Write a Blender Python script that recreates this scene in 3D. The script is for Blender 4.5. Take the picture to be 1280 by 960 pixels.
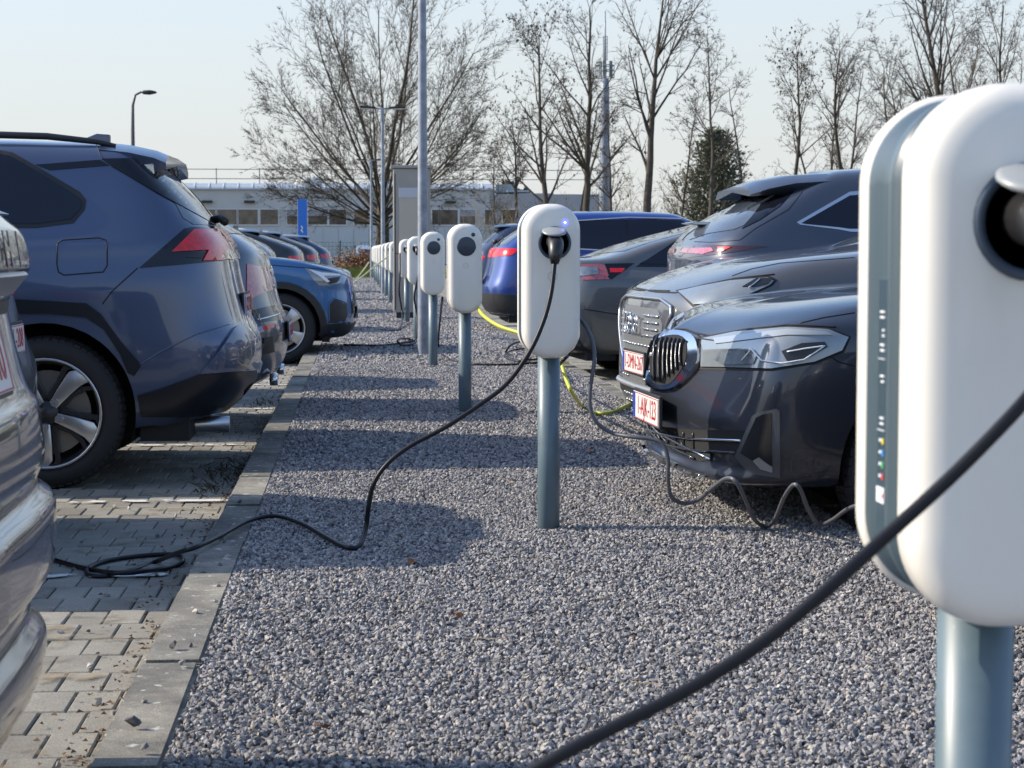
import bpy, bmesh, math, random
import numpy as np
from mathutils import Vector, Matrix, Euler
from mathutils.bvhtree import BVHTree
from mathutils.geometry import delaunay_2d_cdt

for o in list(bpy.data.objects):
    bpy.data.objects.remove(o, do_unlink=True)
scene = bpy.context.scene
COL = scene.collection

# ---------------------------------------------------------------- camera
FPX, W0, H0 = 2400.0, 1280.0, 960.0
VPX, VPY = 447.0, 314.0
tb = (480 - VPY) / FPX
PITCH = math.atan(tb)
YAW = math.atan((640 - VPX) / FPX * math.cos(PITCH))
CAMLOC = Vector((0, 0, 1.03))
FW = Vector((math.sin(YAW) * math.cos(PITCH), math.cos(YAW) * math.cos(PITCH), -math.sin(PITCH)))
RT = Vector((math.cos(YAW), -math.sin(YAW), 0))
UP = RT.cross(FW)
cam_data = bpy.data.cameras.new("camera")
cam = bpy.data.objects.new("camera", cam_data)
COL.objects.link(cam)
M = Matrix((RT, UP, -FW)).transposed().to_4x4()
M.translation = CAMLOC
cam.matrix_world = M
cam_data.sensor_fit = 'HORIZONTAL'
cam_data.sensor_width = 36
cam_data.lens = FPX / W0 * 36
cam_data.clip_start = 0.05
cam_data.clip_end = 3000
cam_data.dof.use_dof = True
cam_data.dof.focus_distance = 7.6
cam_data.dof.aperture_fstop = 13.5
scene.camera = cam

# ---------------------------------------------------------------- light
SUN_EL = math.radians(32)
SUN_AZ_AHEAD = math.radians(12)          # sun stands left of the row, a little ahead
SD = Vector((-math.cos(SUN_EL) * math.cos(SUN_AZ_AHEAD), math.cos(SUN_EL) * math.sin(SUN_AZ_AHEAD), math.sin(SUN_EL)))
SKYC = (2.84, 2.90, 2.88)
world = bpy.data.worlds.new("World")
scene.world = world
world.use_nodes = True
wn = world.node_tree.nodes
wl = world.node_tree.links
wn.clear()
wo = wn.new('ShaderNodeOutputWorld')
bg = wn.new('ShaderNodeBackground')
sky = wn.new('ShaderNodeTexSky')
sky.sky_type = 'NISHITA'
sky.sun_disc = False
sky.sun_elevation = SUN_EL
sky.sun_rotation = math.atan2(SD.x, SD.y)
sky.air_density = 1.0
sky.dust_density = 1.0
sky.ozone_density = 3.5
bg.inputs['Strength'].default_value = 0.15
# pale haze low down thinning with height, faint high cloud veil over the blue
tc = wn.new('ShaderNodeTexCoord')
sx = wn.new('ShaderNodeSeparateXYZ')
wl.new(tc.outputs['Generated'], sx.inputs[0])
hz = wn.new('ShaderNodeMapRange')
hz.interpolation_type = 'SMOOTHSTEP'
hz.inputs['From Min'].default_value = 0.0
hz.inputs['From Max'].default_value = 0.40
hz.inputs['To Min'].default_value = 0.88
hz.inputs['To Max'].default_value = 0.0
wl.new(sx.outputs['Z'], hz.inputs['Value'])
mp = wn.new('ShaderNodeMapping')
mp.inputs['Scale'].default_value = (1.0, 1.0, 5.0)
nz = wn.new('ShaderNodeTexNoise')
nz.inputs['Scale'].default_value = 2.2
nz.inputs['Detail'].default_value = 5
ml = wn.new('ShaderNodeMath')
ml.operation = 'MULTIPLY_ADD'
ml.use_clamp = True
ml.inputs[1].default_value = 0.12
mx = wn.new('ShaderNodeMix')
mx.data_type = 'RGBA'
mx.inputs['B'].default_value = (SKYC[0], SKYC[1], SKYC[2], 1)
wl.new(tc.outputs['Generated'], mp.inputs['Vector'])
wl.new(mp.outputs[0], nz.inputs['Vector'])
wl.new(nz.outputs['Fac'], ml.inputs[0])
wl.new(hz.outputs[0], ml.inputs[2])
wl.new(ml.outputs[0], mx.inputs['Factor'])
wl.new(sky.outputs[0], mx.inputs['A'])
wl.new(mx.outputs['Result'], bg.inputs[0])
wl.new(bg.outputs[0], wo.inputs[0])

sun_data = bpy.data.lights.new("sun", 'SUN')
sun_data.energy = 3.6
sun_data.angle = math.radians(0.53)
sun_data.color = (1.0, 0.89, 0.73)
sun = bpy.data.objects.new("sun", sun_data)
COL.objects.link(sun)
sun.rotation_euler = SD.to_track_quat('Z', 'Y').to_euler()
sun.location = (-20, 5, 30)
scene.view_settings.view_transform = 'Standard'
scene.view_settings.look = 'None'
scene.view_settings.exposure = 0.84
scene.view_settings.gamma = 1.0

# ---------------------------------------------------------------- helpers
def raydir(px, py):
    return FW + RT * ((px - 640) / FPX) + UP * ((480 - py) / FPX)
def P(px, py, z):
    return CAMLOC + raydir(px, py) * z
def G(px, py, h=0.0):
    d = raydir(px, py)
    return CAMLOC + d * ((h - CAMLOC.z) / d.z)
PAVE = -0.11

_mats = {}
def mat(name, col, rough=0.5, metal=0.0, coat=0.0, bump=0.0, bscale=50.0, vary=0.0, vscale=5.0, emit=None, spec=0.5, coat_rough=0.03, rnd=0.0, col2=None, alpha=None):
    if name in _mats:
        return _mats[name]
    m = bpy.data.materials.new(name)
    m.use_nodes = True
    n, l = m.node_tree.nodes, m.node_tree.links
    b = n['Principled BSDF']
    b.inputs['Base Color'].default_value = (*col, 1)
    b.inputs['Roughness'].default_value = rough
    b.inputs['Metallic'].default_value = metal
    b.inputs['Coat Weight'].default_value = coat
    b.inputs['Coat Roughness'].default_value = coat_rough
    b.inputs['Specular IOR Level'].default_value = spec
    if emit:
        b.inputs['Emission Color'].default_value = (*emit[0], 1)
        b.inputs['Emission Strength'].default_value = emit[1]
    tcn = n.new('ShaderNodeTexCoord')
    last = None
    if vary > 0 or col2:
        t = n.new('ShaderNodeTexNoise')
        t.inputs['Scale'].default_value = vscale
        t.inputs['Detail'].default_value = 6
        t.inputs['Roughness'].default_value = 0.65
        l.new(tcn.outputs['Object'], t.inputs['Vector'])
        r = n.new('ShaderNodeValToRGB')
        c2 = col2 if col2 else tuple(c * (1 + vary) for c in col)
        c1 = col if col2 else tuple(c * (1 - vary) for c in col)
        r.color_ramp.elements[0].position = 0.35
        r.color_ramp.elements[1].position = 0.65
        r.color_ramp.elements[0].color = (*c1, 1)
        r.color_ramp.elements[1].color = (*c2, 1)
        l.new(t.outputs['Fac'], r.inputs[0])
        l.new(r.outputs[0], b.inputs['Base Color'])
        last = r.outputs[0]
    if rnd > 0:
        oi = n.new('ShaderNodeObjectInfo')
        mr = n.new('ShaderNodeMapRange')
        mr.inputs['To Min'].default_value = 1 - rnd
        mr.inputs['To Max'].default_value = 1 + rnd
        l.new(oi.outputs['Random'], mr.inputs['Value'])
        mm = n.new('ShaderNodeVectorMath')
        mm.operation = 'SCALE'
        if last:
            l.new(last, mm.inputs[0])
        else:
            mm.inputs[0].default_value = col
        l.new(mr.outputs[0], mm.inputs['Scale'])
        l.new(mm.outputs[0], b.inputs['Base Color'])
    if bump > 0:
        t2 = n.new('ShaderNodeTexNoise')
        t2.inputs['Scale'].default_value = bscale
        t2.inputs['Detail'].default_value = 4
        l.new(tcn.outputs['Object'], t2.inputs['Vector'])
        bp = n.new('ShaderNodeBump')
        bp.inputs['Strength'].default_value = bump
        bp.inputs['Distance'].default_value = 0.01
        l.new(t2.outputs['Fac'], bp.inputs['Height'])
        l.new(bp.outputs[0], b.inputs['Normal'])
    _mats[name] = m
    return m

def paint(name, col, metal=0.55, rough=0.38):
    col = tuple(c * 1.25 for c in col); metal = metal * .7
    """car paint: metallic flake base under clear coat, light road dust low down"""
    if name in _mats:
        return _mats[name]
    m = bpy.data.materials.new(name)
    m.use_nodes = True
    n, l = m.node_tree.nodes, m.node_tree.links
    b = n['Principled BSDF']
    b.inputs['Metallic'].default_value = metal
    b.inputs['Roughness'].default_value = rough
    b.inputs['Coat Weight'].default_value = 1.0
    b.inputs['Coat Roughness'].default_value = 0.035
    tcn = n.new('ShaderNodeTexCoord')
    t = n.new('ShaderNodeTexNoise')
    t.inputs['Scale'].default_value = 3.0
    t.inputs['Detail'].default_value = 7
    l.new(tcn.outputs['Object'], t.inputs['Vector'])
    sx = n.new('ShaderNodeSeparateXYZ')
    l.new(tcn.outputs['Object'], sx.inputs[0])
    mr = n.new('ShaderNodeMapRange')
    mr.inputs['From Min'].default_value = 0.25
    mr.inputs['From Max'].default_value = 0.85
    mr.inputs['To Min'].default_value = 0.22
    mr.inputs['To Max'].default_value = 0.04
    l.new(sx.outputs['Z'], mr.inputs['Value'])
    mu = n.new('ShaderNodeMath')
    mu.operation = 'MULTIPLY'
    l.new(mr.outputs[0], mu.inputs[0])
    l.new(t.outputs['Fac'], mu.inputs[1])
    mxx = n.new('ShaderNodeMix')
    mxx.data_type = 'RGBA'
    mxx.inputs['A'].default_value = (*col, 1)
    mxx.inputs['B'].default_value = (0.09, 0.085, 0.08, 1)
    l.new(mu.outputs[0], mxx.inputs['Factor'])
    l.new(mxx.outputs['Result'], b.inputs['Base Color'])
    m2 = n.new('ShaderNodeMath')
    m2.operation = 'MULTIPLY_ADD'
    m2.inputs[1].default_value = 0.5
    m2.inputs[2].default_value = 0.03
    l.new(mu.outputs[0], m2.inputs[0])
    l.new(m2.outputs[0], b.inputs['Coat Roughness'])
    _mats[name] = m
    return m

def mesh_obj(name, verts, faces, m=None, parent=None, smooth=False, label=None, cat=None, kind=None, group=None, mw=None):
    me = bpy.data.meshes.new(name)
    me.from_pydata([tuple(v) for v in verts], [], [tuple(f) for f in faces])
    me.update()
    return link(name, me, m, parent, smooth, label, cat, kind, group, mw)

def link(name, me, m=None, parent=None, smooth=False, label=None, cat=None, kind=None, group=None, mw=None):
    o = bpy.data.objects.new(name, me)
    COL.objects.link(o)
    if m is not None and len(me.materials) == 0:
        for mm in (m if isinstance(m, (list, tuple)) else [m]):
            me.materials.append(mm)
    if smooth:
        me.polygons.foreach_set('use_smooth', [True] * len(me.polygons))
    if parent is not None:
        o.parent = parent
    if mw is not None:
        o.matrix_local = mw
    tag(o, label, cat, kind, group)
    return o

def tag(o, label=None, cat=None, kind=None, group=None):
    if label: o['label'] = label
    if cat: o['category'] = cat
    if kind: o['kind'] = kind
    if group: o['group'] = group
    return o

def empty(name, loc, label, cat, rotz=0, group=None):
    o = bpy.data.objects.new(name, None)
    o.empty_display_size = 0.2
    COL.objects.link(o)
    o.location = loc
    o.rotation_euler = (0, 0, rotz)
    tag(o, label, cat, None, group)
    return o

class MB:
    def __init__(s):
        s.v, s.f = [], []
    def add(s, v, f):
        n = len(s.v)
        s.v += [tuple(x) for x in v]
        s.f += [tuple(i + n for i in q) for q in f]
        return s
    def box(s, x0, x1, y0, y1, z0, z1):
        v = [(x0, y0, z0), (x1, y0, z0), (x1, y1, z0), (x0, y1, z0), (x0, y0, z1), (x1, y0, z1), (x1, y1, z1), (x0, y1, z1)]
        return s.add(v, [(3, 2, 1, 0), (4, 5, 6, 7), (0, 1, 5, 4), (1, 2, 6, 5), (2, 3, 7, 6), (3, 0, 4, 7)])
    def tube(s, pts, r, n=8, caps=True):
        pts = [Vector(p) for p in pts]
        if not isinstance(r, (list, tuple)): r = [r] * len(pts)
        up = Vector((0, 0, 1))
        d0 = (pts[1] - pts[0]).normalized()
        if abs(d0.dot(up)) > 0.9: up = Vector((1, 0, 0))
        a = d0.cross(up).normalized()
        vs = []
        for i, p in enumerate(pts):
            d = (pts[min(i + 1, len(pts) - 1)] - pts[max(i - 1, 0)])
            if d.length < 1e-9: d = d0
            d = d.normalized()
            a = (a - d * a.dot(d))
            if a.length < 1e-6: a = d.orthogonal()
            a.normalize()
            b = d.cross(a)
            for k in range(n):
                t = 2 * math.pi * k / n
                vs.append(p + (a * math.cos(t) + b * math.sin(t)) * r[i])
        fs = []
        for i in range(len(pts) - 1):
            for k in range(n):
                fs.append((i * n + k, i * n + (k + 1) % n, (i + 1) * n + (k + 1) % n, (i + 1) * n + k))
        if caps:
            fs.append(tuple(reversed(range(n))))
            fs.append(tuple(range((len(pts) - 1) * n, len(pts) * n)))
        return s.add(vs, fs)
    def lathe(s, prof, n=32, axis='z', c=(0, 0, 0), closed=False, caps=True):
        """prof: list of (r, h) along axis"""
        vs = []
        for (r, h) in prof:
            for k in range(n):
                t = 2 * math.pi * k / n
                x, y = r * math.cos(t), r * math.sin(t)
                if axis == 'z': p = (c[0] + x, c[1] + y, c[2] + h)
                elif axis == 'y': p = (c[0] + x, c[1] + h, c[2] - y)
                else: p = (c[0] + h, c[1] + x, c[2] + y)
                vs.append(p)
        fs = []
        m_ = len(prof)
        for i in range(m_ - 1 + (1 if closed else 0)):
            j = (i + 1) % m_
            for k in range(n):
                fs.append((i * n + k, i * n + (k + 1) % n, j * n + (k + 1) % n, j * n + k))
        if not closed and caps:
            if prof[0][0] > 1e-4: fs.append(tuple(reversed(range(n))))
            if prof[-1][0] > 1e-4: fs.append(tuple(range((m_ - 1) * n, m_ * n)))
        return s.add(vs, fs)
    def prism(s, poly, axis, a, b):
        """poly 2D points; axis: extrude axis; other two coords in cyclic order"""
        def mk(p, h):
            if axis == 'x': return (h, p[0], p[1])
            if axis == 'y': return (p[0], h, p[1])
            return (p[0], p[1], h)
        n = len(poly)
        v = [mk(p, a) for p in poly] + [mk(p, b) for p in poly]
        f = [tuple(reversed(range(n))), tuple(range(n, 2 * n))]
        for i in range(n):
            f.append((i, (i + 1) % n, n + (i + 1) % n, n + i))
        return s.add(v, f)
    def xform(s, M_):
        s.v = [tuple(M_ @ Vector(v)) for v in s.v]
        return s
    def build(s, name, m, parent=None, smooth=False, bevel=0.0, recalc=True, **kw):
        bm = bmesh.new()
        vs = [bm.verts.new(v) for v in s.v]
        for f in s.f:
            try: bm.faces.new([vs[i] for i in f])
            except ValueError: pass
        if recalc: bmesh.ops.recalc_face_normals(bm, faces=bm.faces)
        if bevel > 0:
            es = [e for e in bm.edges if len(e.link_faces) == 2 and e.calc_face_angle(0) > 0.5]
            bmesh.ops.bevel(bm, geom=es, offset=bevel, segments=2, affect='EDGES', profile=0.5)
        me = bpy.data.meshes.new(name)
        bm.to_mesh(me)
        bm.free()
        o = link(name, me, m, parent, smooth, **kw)
        return o

def autosmooth(o, ang=35):
    me = o.data
    bm = bmesh.new(); bm.from_mesh(me)
    for e in bm.edges:
        e.smooth = not (len(e.link_faces) == 2 and e.calc_face_angle(0) > math.radians(ang))
    for f in bm.faces: f.smooth = True
    bm.to_mesh(me); bm.free()
    return o

def copy_tree(o, parent=None, depth=0):
    c = o.copy()
    COL.objects.link(c)
    if parent is not None:
        c.parent = parent
    for ch in list(o.children):
        copy_tree(ch, c, depth + 1)
    return c

def smooth_curve(pts, n=8):
    """Catmull-Rom through 3D points"""
    pts = [Vector(p) for p in pts]
    out = []
    for i in range(len(pts) - 1):
        p0, p1, p2, p3 = pts[max(i - 1, 0)], pts[i], pts[i + 1], pts[min(i + 2, len(pts) - 1)]
        for k in range(n):
            t = k / n
            out.append(0.5 * ((2 * p1) + (p2 - p0) * t + (2 * p0 - 5 * p1 + 4 * p2 - p3) * t * t + (3 * p1 - p0 - 3 * p2 + p3) * t ** 3))
    out.append(pts[-1])
    return out

def text_mesh(body, size, depth=0.001):
    cu = bpy.data.curves.new('txt', 'FONT')
    cu.body = body
    cu.size = size
    cu.extrude = depth
    cu.align_x = 'CENTER'
    cu.align_y = 'CENTER'
    cu.resolution_u = 3
    o = bpy.data.objects.new('txt', cu)
    COL.objects.link(o)
    dg = bpy.context.evaluated_depsgraph_get()
    me = bpy.data.meshes.new_from_object(o.evaluated_get(dg))
    bpy.data.objects.remove(o, do_unlink=True)
    return me
def text_part(body, size, mw, m, parent, name='lettering', sx=1.0, bold=0.0):
    me = text_mesh(body, size)
    me.materials.clear()
    me.materials.append(m)
    sc = Matrix.Diagonal((sx, 1, 1, 1))
    o = bpy.data.objects.new(name, me)
    COL.objects.link(o)
    o.parent = parent
    o.matrix_local = mw @ sc
    return o
# ---------------------------------------------------------------- materials
M_TYRE = mat('tyre_rubber', (0.018, 0.018, 0.02), 0.75, bump=0.15, bscale=200)
M_RIM = mat('rim_silver', (0.55, 0.56, 0.58), 0.28, 0.85)
M_RIMD = mat('rim_dark', (0.03, 0.032, 0.036), 0.35, 0.3)
M_BLK = mat('black_plastic', (0.018, 0.019, 0.022), 0.5, bump=0.1, bscale=300)
M_GLOSSBLK = mat('gloss_black', (0.006, 0.007, 0.012), 0.10, spec=.5)
M_GLASS = mat('dark_glass', (0.008, 0.011, 0.022), 0.04, spec=0.45)
M_GLASSL = mat('light_glass', (0.07, 0.085, 0.11), 0.04, spec=0.8)
M_CHROME = mat('chrome', (0.72, 0.73, 0.75), 0.10, 1.0)
M_SATIN = mat('satin_metal', (0.5, 0.52, 0.55), 0.3, 0.9)
M_DARK = mat('dark_void', (0.008, 0.008, 0.009), 0.9)
M_GAP = mat('seam_black', (0.006, 0.006, 0.008), 0.7)
M_RED = mat('tail_red', (0.62, 0.006, 0.014), 0.2, coat=.4, vary=0.25, vscale=30)
M_REDL = mat('tail_pink', (0.42, 0.10, 0.12), 0.12, coat=1.0, vary=0.3, vscale=40)
M_REDD = mat('tail_dark', (0.05, 0.012, 0.018), 0.1, coat=1.0)
M_CLEAR = mat('lamp_clear', (0.33, 0.36, 0.37), 0.08, 0.55, coat=1.0, vary=0.35, vscale=14)
M_LENS = mat('lamp_glass', (0.25, 0.28, 0.30), 0.10, 0.25, coat=1.0, vary=0.12, vscale=4)
M_PLATE = mat('plate_white', (0.72, 0.68, 0.66), 0.35)
M_PRED = mat('plate_red', (0.40, 0.02, 0.03), 0.4)
M_PBLUE = mat('plate_blue', (0.02, 0.05, 0.35), 0.4)
M_UNDER = mat('underbody', (0.012, 0.012, 0.013), 0.8)
M_DISC = mat('brake_disc', (0.3, 0.29, 0.28), 0.35, 0.8)

# ---------------------------------------------------------------- car body surface
def pchip_slopes(d):
    """d: (n-1, ...) differences, uniform spacing -> slopes (n, ...)"""
    n = d.shape[0] + 1
    s = np.zeros((n,) + d.shape[1:])
    a, b = d[:-1], d[1:]
    ok = (a * b) > 0
    with np.errstate(divide='ignore', invalid='ignore'):
        h = np.where(ok, 2 * a * b / (a + b), 0)
    cen = 0.5 * (a + b)
    s[1:-1] = h * 0.5 + np.clip(cen, -np.abs(a) * 2, np.abs(a) * 2) * 0.5
    s[0] = d[0]; s[-1] = d[-1]
    return s
def interp(A, n):
    """A: (k, m, 3) -> interpolates axis 0, n sub-steps"""
    d = A[1:] - A[:-1]
    s = pchip_slopes(d)
    out = []
    for i in range(len(A) - 1):
        for k in range(n):
            t = k / n
            h00 = 2 * t**3 - 3 * t**2 + 1; h10 = t**3 - 2 * t**2 + t
            h01 = -2 * t**3 + 3 * t**2; h11 = t**3 - t**2
            out.append(h00 * A[i] + h10 * s[i] + h01 * A[i + 1] + h11 * s[i + 1])
    out.append(A[-1])
    return np.array(out)

CY = np.array([0, .40, .74, .94, 1.0])            # share of half width at corner stations
CXO = np.array([0, .018, .075, .22, .50])         # set-back at corner stations
WZR = np.array([1, 1, .97, .85, .50, .18, 0, 0, 0, 0, 0, 0, 0, 0, 0])
WZF = np.array([0, 0, 0, 0, 0, 0, 0, 0, .04, .20, .5, .80, .95, 1, 1])
def body_grid(rows, nu=8, nv=6, smooth=2):
    A = []
    for r in rows:
        xr, xf, W, zr, zm, zf, cr_, cf_ = r[:8]
        ex = r[8] if len(r) > 8 else {}
        wr, wf = ex.get('wr', 1.0), ex.get('wf', 1.0)
        xs = np.zeros(15); ys = np.zeros(15)
        xs[:5] = xr + CXO * cr_
        xs[10:] = (xf - CXO * cf_)[::-1]
        t = np.linspace(0, 1, 7)[1:-1]
        xs[5:10] = xs[4] + (xs[10] - xs[4]) * t
        ys[:5] = W * CY * wr
        ys[10:] = (W * CY * wf)[::-1]
        ys[4] = W * (0.35 + 0.65 * wr); ys[10] = W * (0.35 + 0.65 * wf)
        ys[5:10] = W
        zs = zm + (zr - zm) * WZR + (zf - zm) * WZF
        if 'dz' in ex:
            for k, v in ex['dz'].items(): zs[k] += v
        if 'dx' in ex:
            for k, v in ex['dx'].items(): xs[k] += v
        if 'dy' in ex:
            for k, v in ex['dy'].items(): ys[k] += v
        A.append(np.stack([xs, ys, zs], 1))
    A = np.array(A)                                   # rows, stations, 3
    B = interp(A, nv)
    C = interp(B.transpose(1, 0, 2), nu).transpose(1, 0, 2)
    for _ in range(smooth):
        D = C.copy()
        D[1:-1, 1:-1] = 0.5 * C[1:-1, 1:-1] + 0.125 * (C[2:, 1:-1] + C[:-2, 1:-1] + C[1:-1, 2:] + C[1:-1, :-2])
        C = D
    return C

class Car:
    def __init__(s, name, loc, rotz, spec, label, group=None, mirror_near=None):
        s.root = empty(name, loc, label, 'car', rotz, group)
        s.M = Matrix.Translation(Vector(loc)) @ Matrix.Rotation(rotz, 4, 'Z')
        s.Mi = s.M.inverted()
        s.spec = spec
        s.near = 1 if abs(rotz) > 1.5 else -1         # local y sign of the side towards the camera
        C = body_grid(spec['rows'], spec.get('nu', 8), spec.get('nv', 6), spec.get('smooth', 10))
        nr, nc, _ = C.shape
        V = np.concatenate([C.reshape(-1, 3), (C * np.array([1, -1, 1])).reshape(-1, 3)])
        F = []
        N = nr * nc
        for i in range(nr - 1):
            for j in range(nc - 1):
                a, b, c, d = i * nc + j, i * nc + j + 1, (i + 1) * nc + j + 1, (i + 1) * nc + j
                F.append((a, d, c, b))
                F.append((N + a, N + b, N + c, N + d))
        bm = bmesh.new()
        vs = [bm.verts.new(v) for v in V]
        for f in F:
            try: bm.faces.new([vs[k] for k in f])
            except ValueError: pass
        bmesh.ops.remove_doubles(bm, verts=bm.verts, dist=0.002)
        bmesh.ops.dissolve_degenerate(bm, edges=bm.edges, dist=0.0008)
        bmesh.ops.recalc_face_normals(bm, faces=bm.faces)
        # outward check
        bm.faces.ensure_lookup_table()
        top = max(bm.faces, key=lambda f: f.calc_center_median().z)
        if top.normal.z < 0:
            bmesh.ops.reverse_faces(bm, faces=bm.faces)
        s.bvh = BVHTree.FromBMesh(bm)
        # wheel arches
        s.arches = spec['arches']                     # list of (x, z, R)
        W = spec['W']
        for (ax, az, R) in s.arches:
            dele = [f for f in bm.faces if abs(f.calc_center_median().y) > W * 0.55 and f.calc_center_median().z < az + R + .02 and
                    math.hypot(f.calc_center_median().x - ax, f.calc_center_median().z - az) < R]
            bmesh.ops.delete(bm, geom=dele, context='FACES')
            for v in bm.verts:
                if v.is_boundary and abs(v.co.y) > W * 0.5:
                    dx, dz = v.co.x - ax, v.co.z - az
                    r = math.hypot(dx, dz)
                    if R - .09 < r < R + .09 and r > 1e-6 and v.co.z > rows_min(spec) + 0.004:
                        v.co.x = ax + dx / r * R
                        v.co.z = az + dz / r * R
        bed = [e for e in bm.edges if e.is_boundary and abs(e.verts[0].co.y) > W * .5 and
               any(abs(math.hypot(e.verts[0].co.x - a[0], e.verts[0].co.z - a[1]) - a[2]) < .01 for a in s.arches)]
        for e in bed: e.smooth = False
        ret = bmesh.ops.extrude_edge_only(bm, edges=bed)
        for g in ret['geom']:
            if isinstance(g, bmesh.types.BMVert):
                g.co.y -= math.copysign(0.05, g.co.y)
        me = bpy.data.meshes.new('body')
        bm.to_mesh(me); bm.free()
        s.body = link('body', me, spec['paint'], s.root, smooth=True)
        # wheel housings and underbody
        zb = rows_min(spec)
        m = MB()
        L0, L1 = spec['rows'][0][0] + .15, spec['rows'][0][1] - .15
        segs = sorted(s.arches)
        xs = [L0, segs[0][0] - segs[0][2] - .01, segs[0][0] + segs[0][2] + .01, segs[1][0] - segs[1][2] - .01, segs[1][0] + segs[1][2] + .01, L1]
        for a, b, w in ((xs[0], xs[1], .88), (xs[1], xs[2], .62), (xs[2], xs[3], .93), (xs[3], xs[4], .62), (xs[4], xs[5], .88)):
            m.box(a, b, -W * w, W * w, zb - .02, zb + .30)
        m.build('underbody', M_UNDER, s.root)
        for (ax, az, R) in s.arches:
            for sg in (1, -1):
                k = MB()
                n = 20
                pv = []
                for i in range(n + 1):
                    t = math.radians(-20) + (math.radians(220)) * i / n
                    pv.append((ax + math.cos(t) * (R - .002), az + math.sin(t) * (R - .002)))
                vv = [(p[0], sg * (W * .96 - .03), max(p[1], zb - .01)) for p in pv] + [(p[0], sg * W * .6, max(p[1], zb - .01)) for p in pv]
                ff = [(i, i + 1, n + 2 + i, n + 1 + i) for i in range(n)]
                ff.append(tuple(range(n + 1, 2 * n + 2)))
                k.add(vv, ff).build('wheel_arch_liner', M_DARK, s.root)

    # ------- projection of outlines on the body
    def hit_px(s, px, py, near_hint=None):
        o = s.Mi @ CAMLOC
        d = (s.Mi.to_3x3() @ raydir(px, py)).normalized()
        loc, nrm, idx, dist = s.bvh.ray_cast(o, d)
        if loc is None:
            c = s.root.location
            z = (Vector(c) - CAMLOC).dot(FW) if near_hint is None else near_hint
            q = s.Mi @ P(px, py, z)
            # closest point on the ray to the body
            best = None
            for k in range(40):
                t = (q - o).length * (0.8 + 0.4 * k / 39)
                r = s.bvh.find_nearest(o + d * t)
                if best is None or r[3] < best[3]: best = r
            loc, nrm = best[0], best[1]
        if nrm.dot(d) > 0: nrm = -nrm
        return loc, nrm
    def hit_ax(s, u, v, ax):
        """ax: 'l'/'r' side views (x,z); 'f'/'b' front/back (y,z); 't' top (x,y)"""
        if ax in 'lr':
            sg = 1 if ax == 'l' else -1
            o, d = Vector((u, 3 * sg, v)), Vector((0, -sg, 0))
        elif ax in 'fb':
            sg = 1 if ax == 'f' else -1
            o, d = Vector((3 if ax == 'f' else -9, u, v)), Vector((-sg, 0, 0))
        else:
            o, d = Vector((u, v, 4)), Vector((0, 0, -1))
        loc, nrm, idx, dist = s.bvh.ray_cast(o, d)
        if loc is None:
            r = s.bvh.find_nearest(Vector((u, .9 * (1 if ax == 'l' else -1), v)) if ax in 'lr' else (Vector((s.spec['rows'][3][1 if ax == 'f' else 0], u, v)) if ax in 'fb' else Vector((u, v, 1.4))))
            loc, nrm = r[0], r[1]
        if nrm.dot(d) > 0: nrm = -nrm
        return loc, nrm
    def patch(s, poly, m, name, ax=None, off=.004, step=None, mirror=True, rnd=0, label=None, sink=.012, parent=None, both=None):
        step = step or (7.0 if ax is None else .06)
        pts = [Vector((p[0], p[1])) for p in poly]
        for _ in range(rnd):
            q = []
            for i in range(len(pts)):
                a, b = pts[i], pts[(i + 1) % len(pts)]
                q += [a * .75 + b * .25, a * .25 + b * .75]
            pts = q
        bd = []
        for i in range(len(pts)):
            a, b = pts[i], pts[(i + 1) % len(pts)]
            n = max(1, int((b - a).length / step))
            bd += [a + (b - a) * (k / n) for k in range(n)]
        nb = len(bd)
        x0, x1 = min(p.x for p in bd), max(p.x for p in bd)
        y0, y1 = min(p.y for p in bd), max(p.y for p in bd)
        inner = []
        def inside(q):
            c = False
            for i in range(nb):
                a, b = bd[i], bd[i - 1]
                if (a.y > q.y) != (b.y > q.y) and q.x < (b.x - a.x) * (q.y - a.y) / (b.y - a.y) + a.x: c = not c
            return c
        gx = x0 + step / 2
        while gx < x1:
            gy = y0 + step / 2
            while gy < y1:
                q = Vector((gx, gy))
                if inside(q) and min((q - p).length for p in bd) > step * .35: inner.append(q)
                gy += step
            gx += step
        res = delaunay_2d_cdt(bd + inner, [], [list(range(nb))], 1, 1e-6)
        vs2, fs2 = res[0], res[2]
        V, Nn = [], []
        for p in vs2:
            l_, n_ = s.hit_px(p.x, p.y) if ax is None else s.hit_ax(p.x, p.y, ax)
            V.append(l_); Nn.append(n_)
        # smooth normals
        acc = [Vector(n_) for n_ in Nn]
        for f in fs2:
            sm = sum((Nn[i] for i in f), Vector())
            for i in f: acc[i] += sm * .3
        Nn = [a.normalized() for a in acc]
        n = len(V)
        verts = [V[i] + Nn[i] * off for i in range(n)] + [V[i] - Nn[i] * sink for i in range(n)]
        # edges used once
        ec = {}
        faces = []
        for f in fs2:
            f = list(f)
            nn = (verts[f[1]] - verts[f[0]]).cross(verts[f[2]] - verts[f[0]])
            if nn.dot(Nn[f[0]] + Nn[f[1]] + Nn[f[2]]) < 0: f.reverse()
            faces.append(tuple(f))
            for i in range(len(f)):
                e = (f[i], f[(i + 1) % len(f)])
                ec[tuple(sorted(e))] = ec.get(tuple(sorted(e)), []) + [e]
        for k, es in ec.items():
            if len(es) == 1:
                a, b = es[0]
                faces.append((b, a, a + n, b + n))
        out = []
        par = parent or s.root
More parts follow.
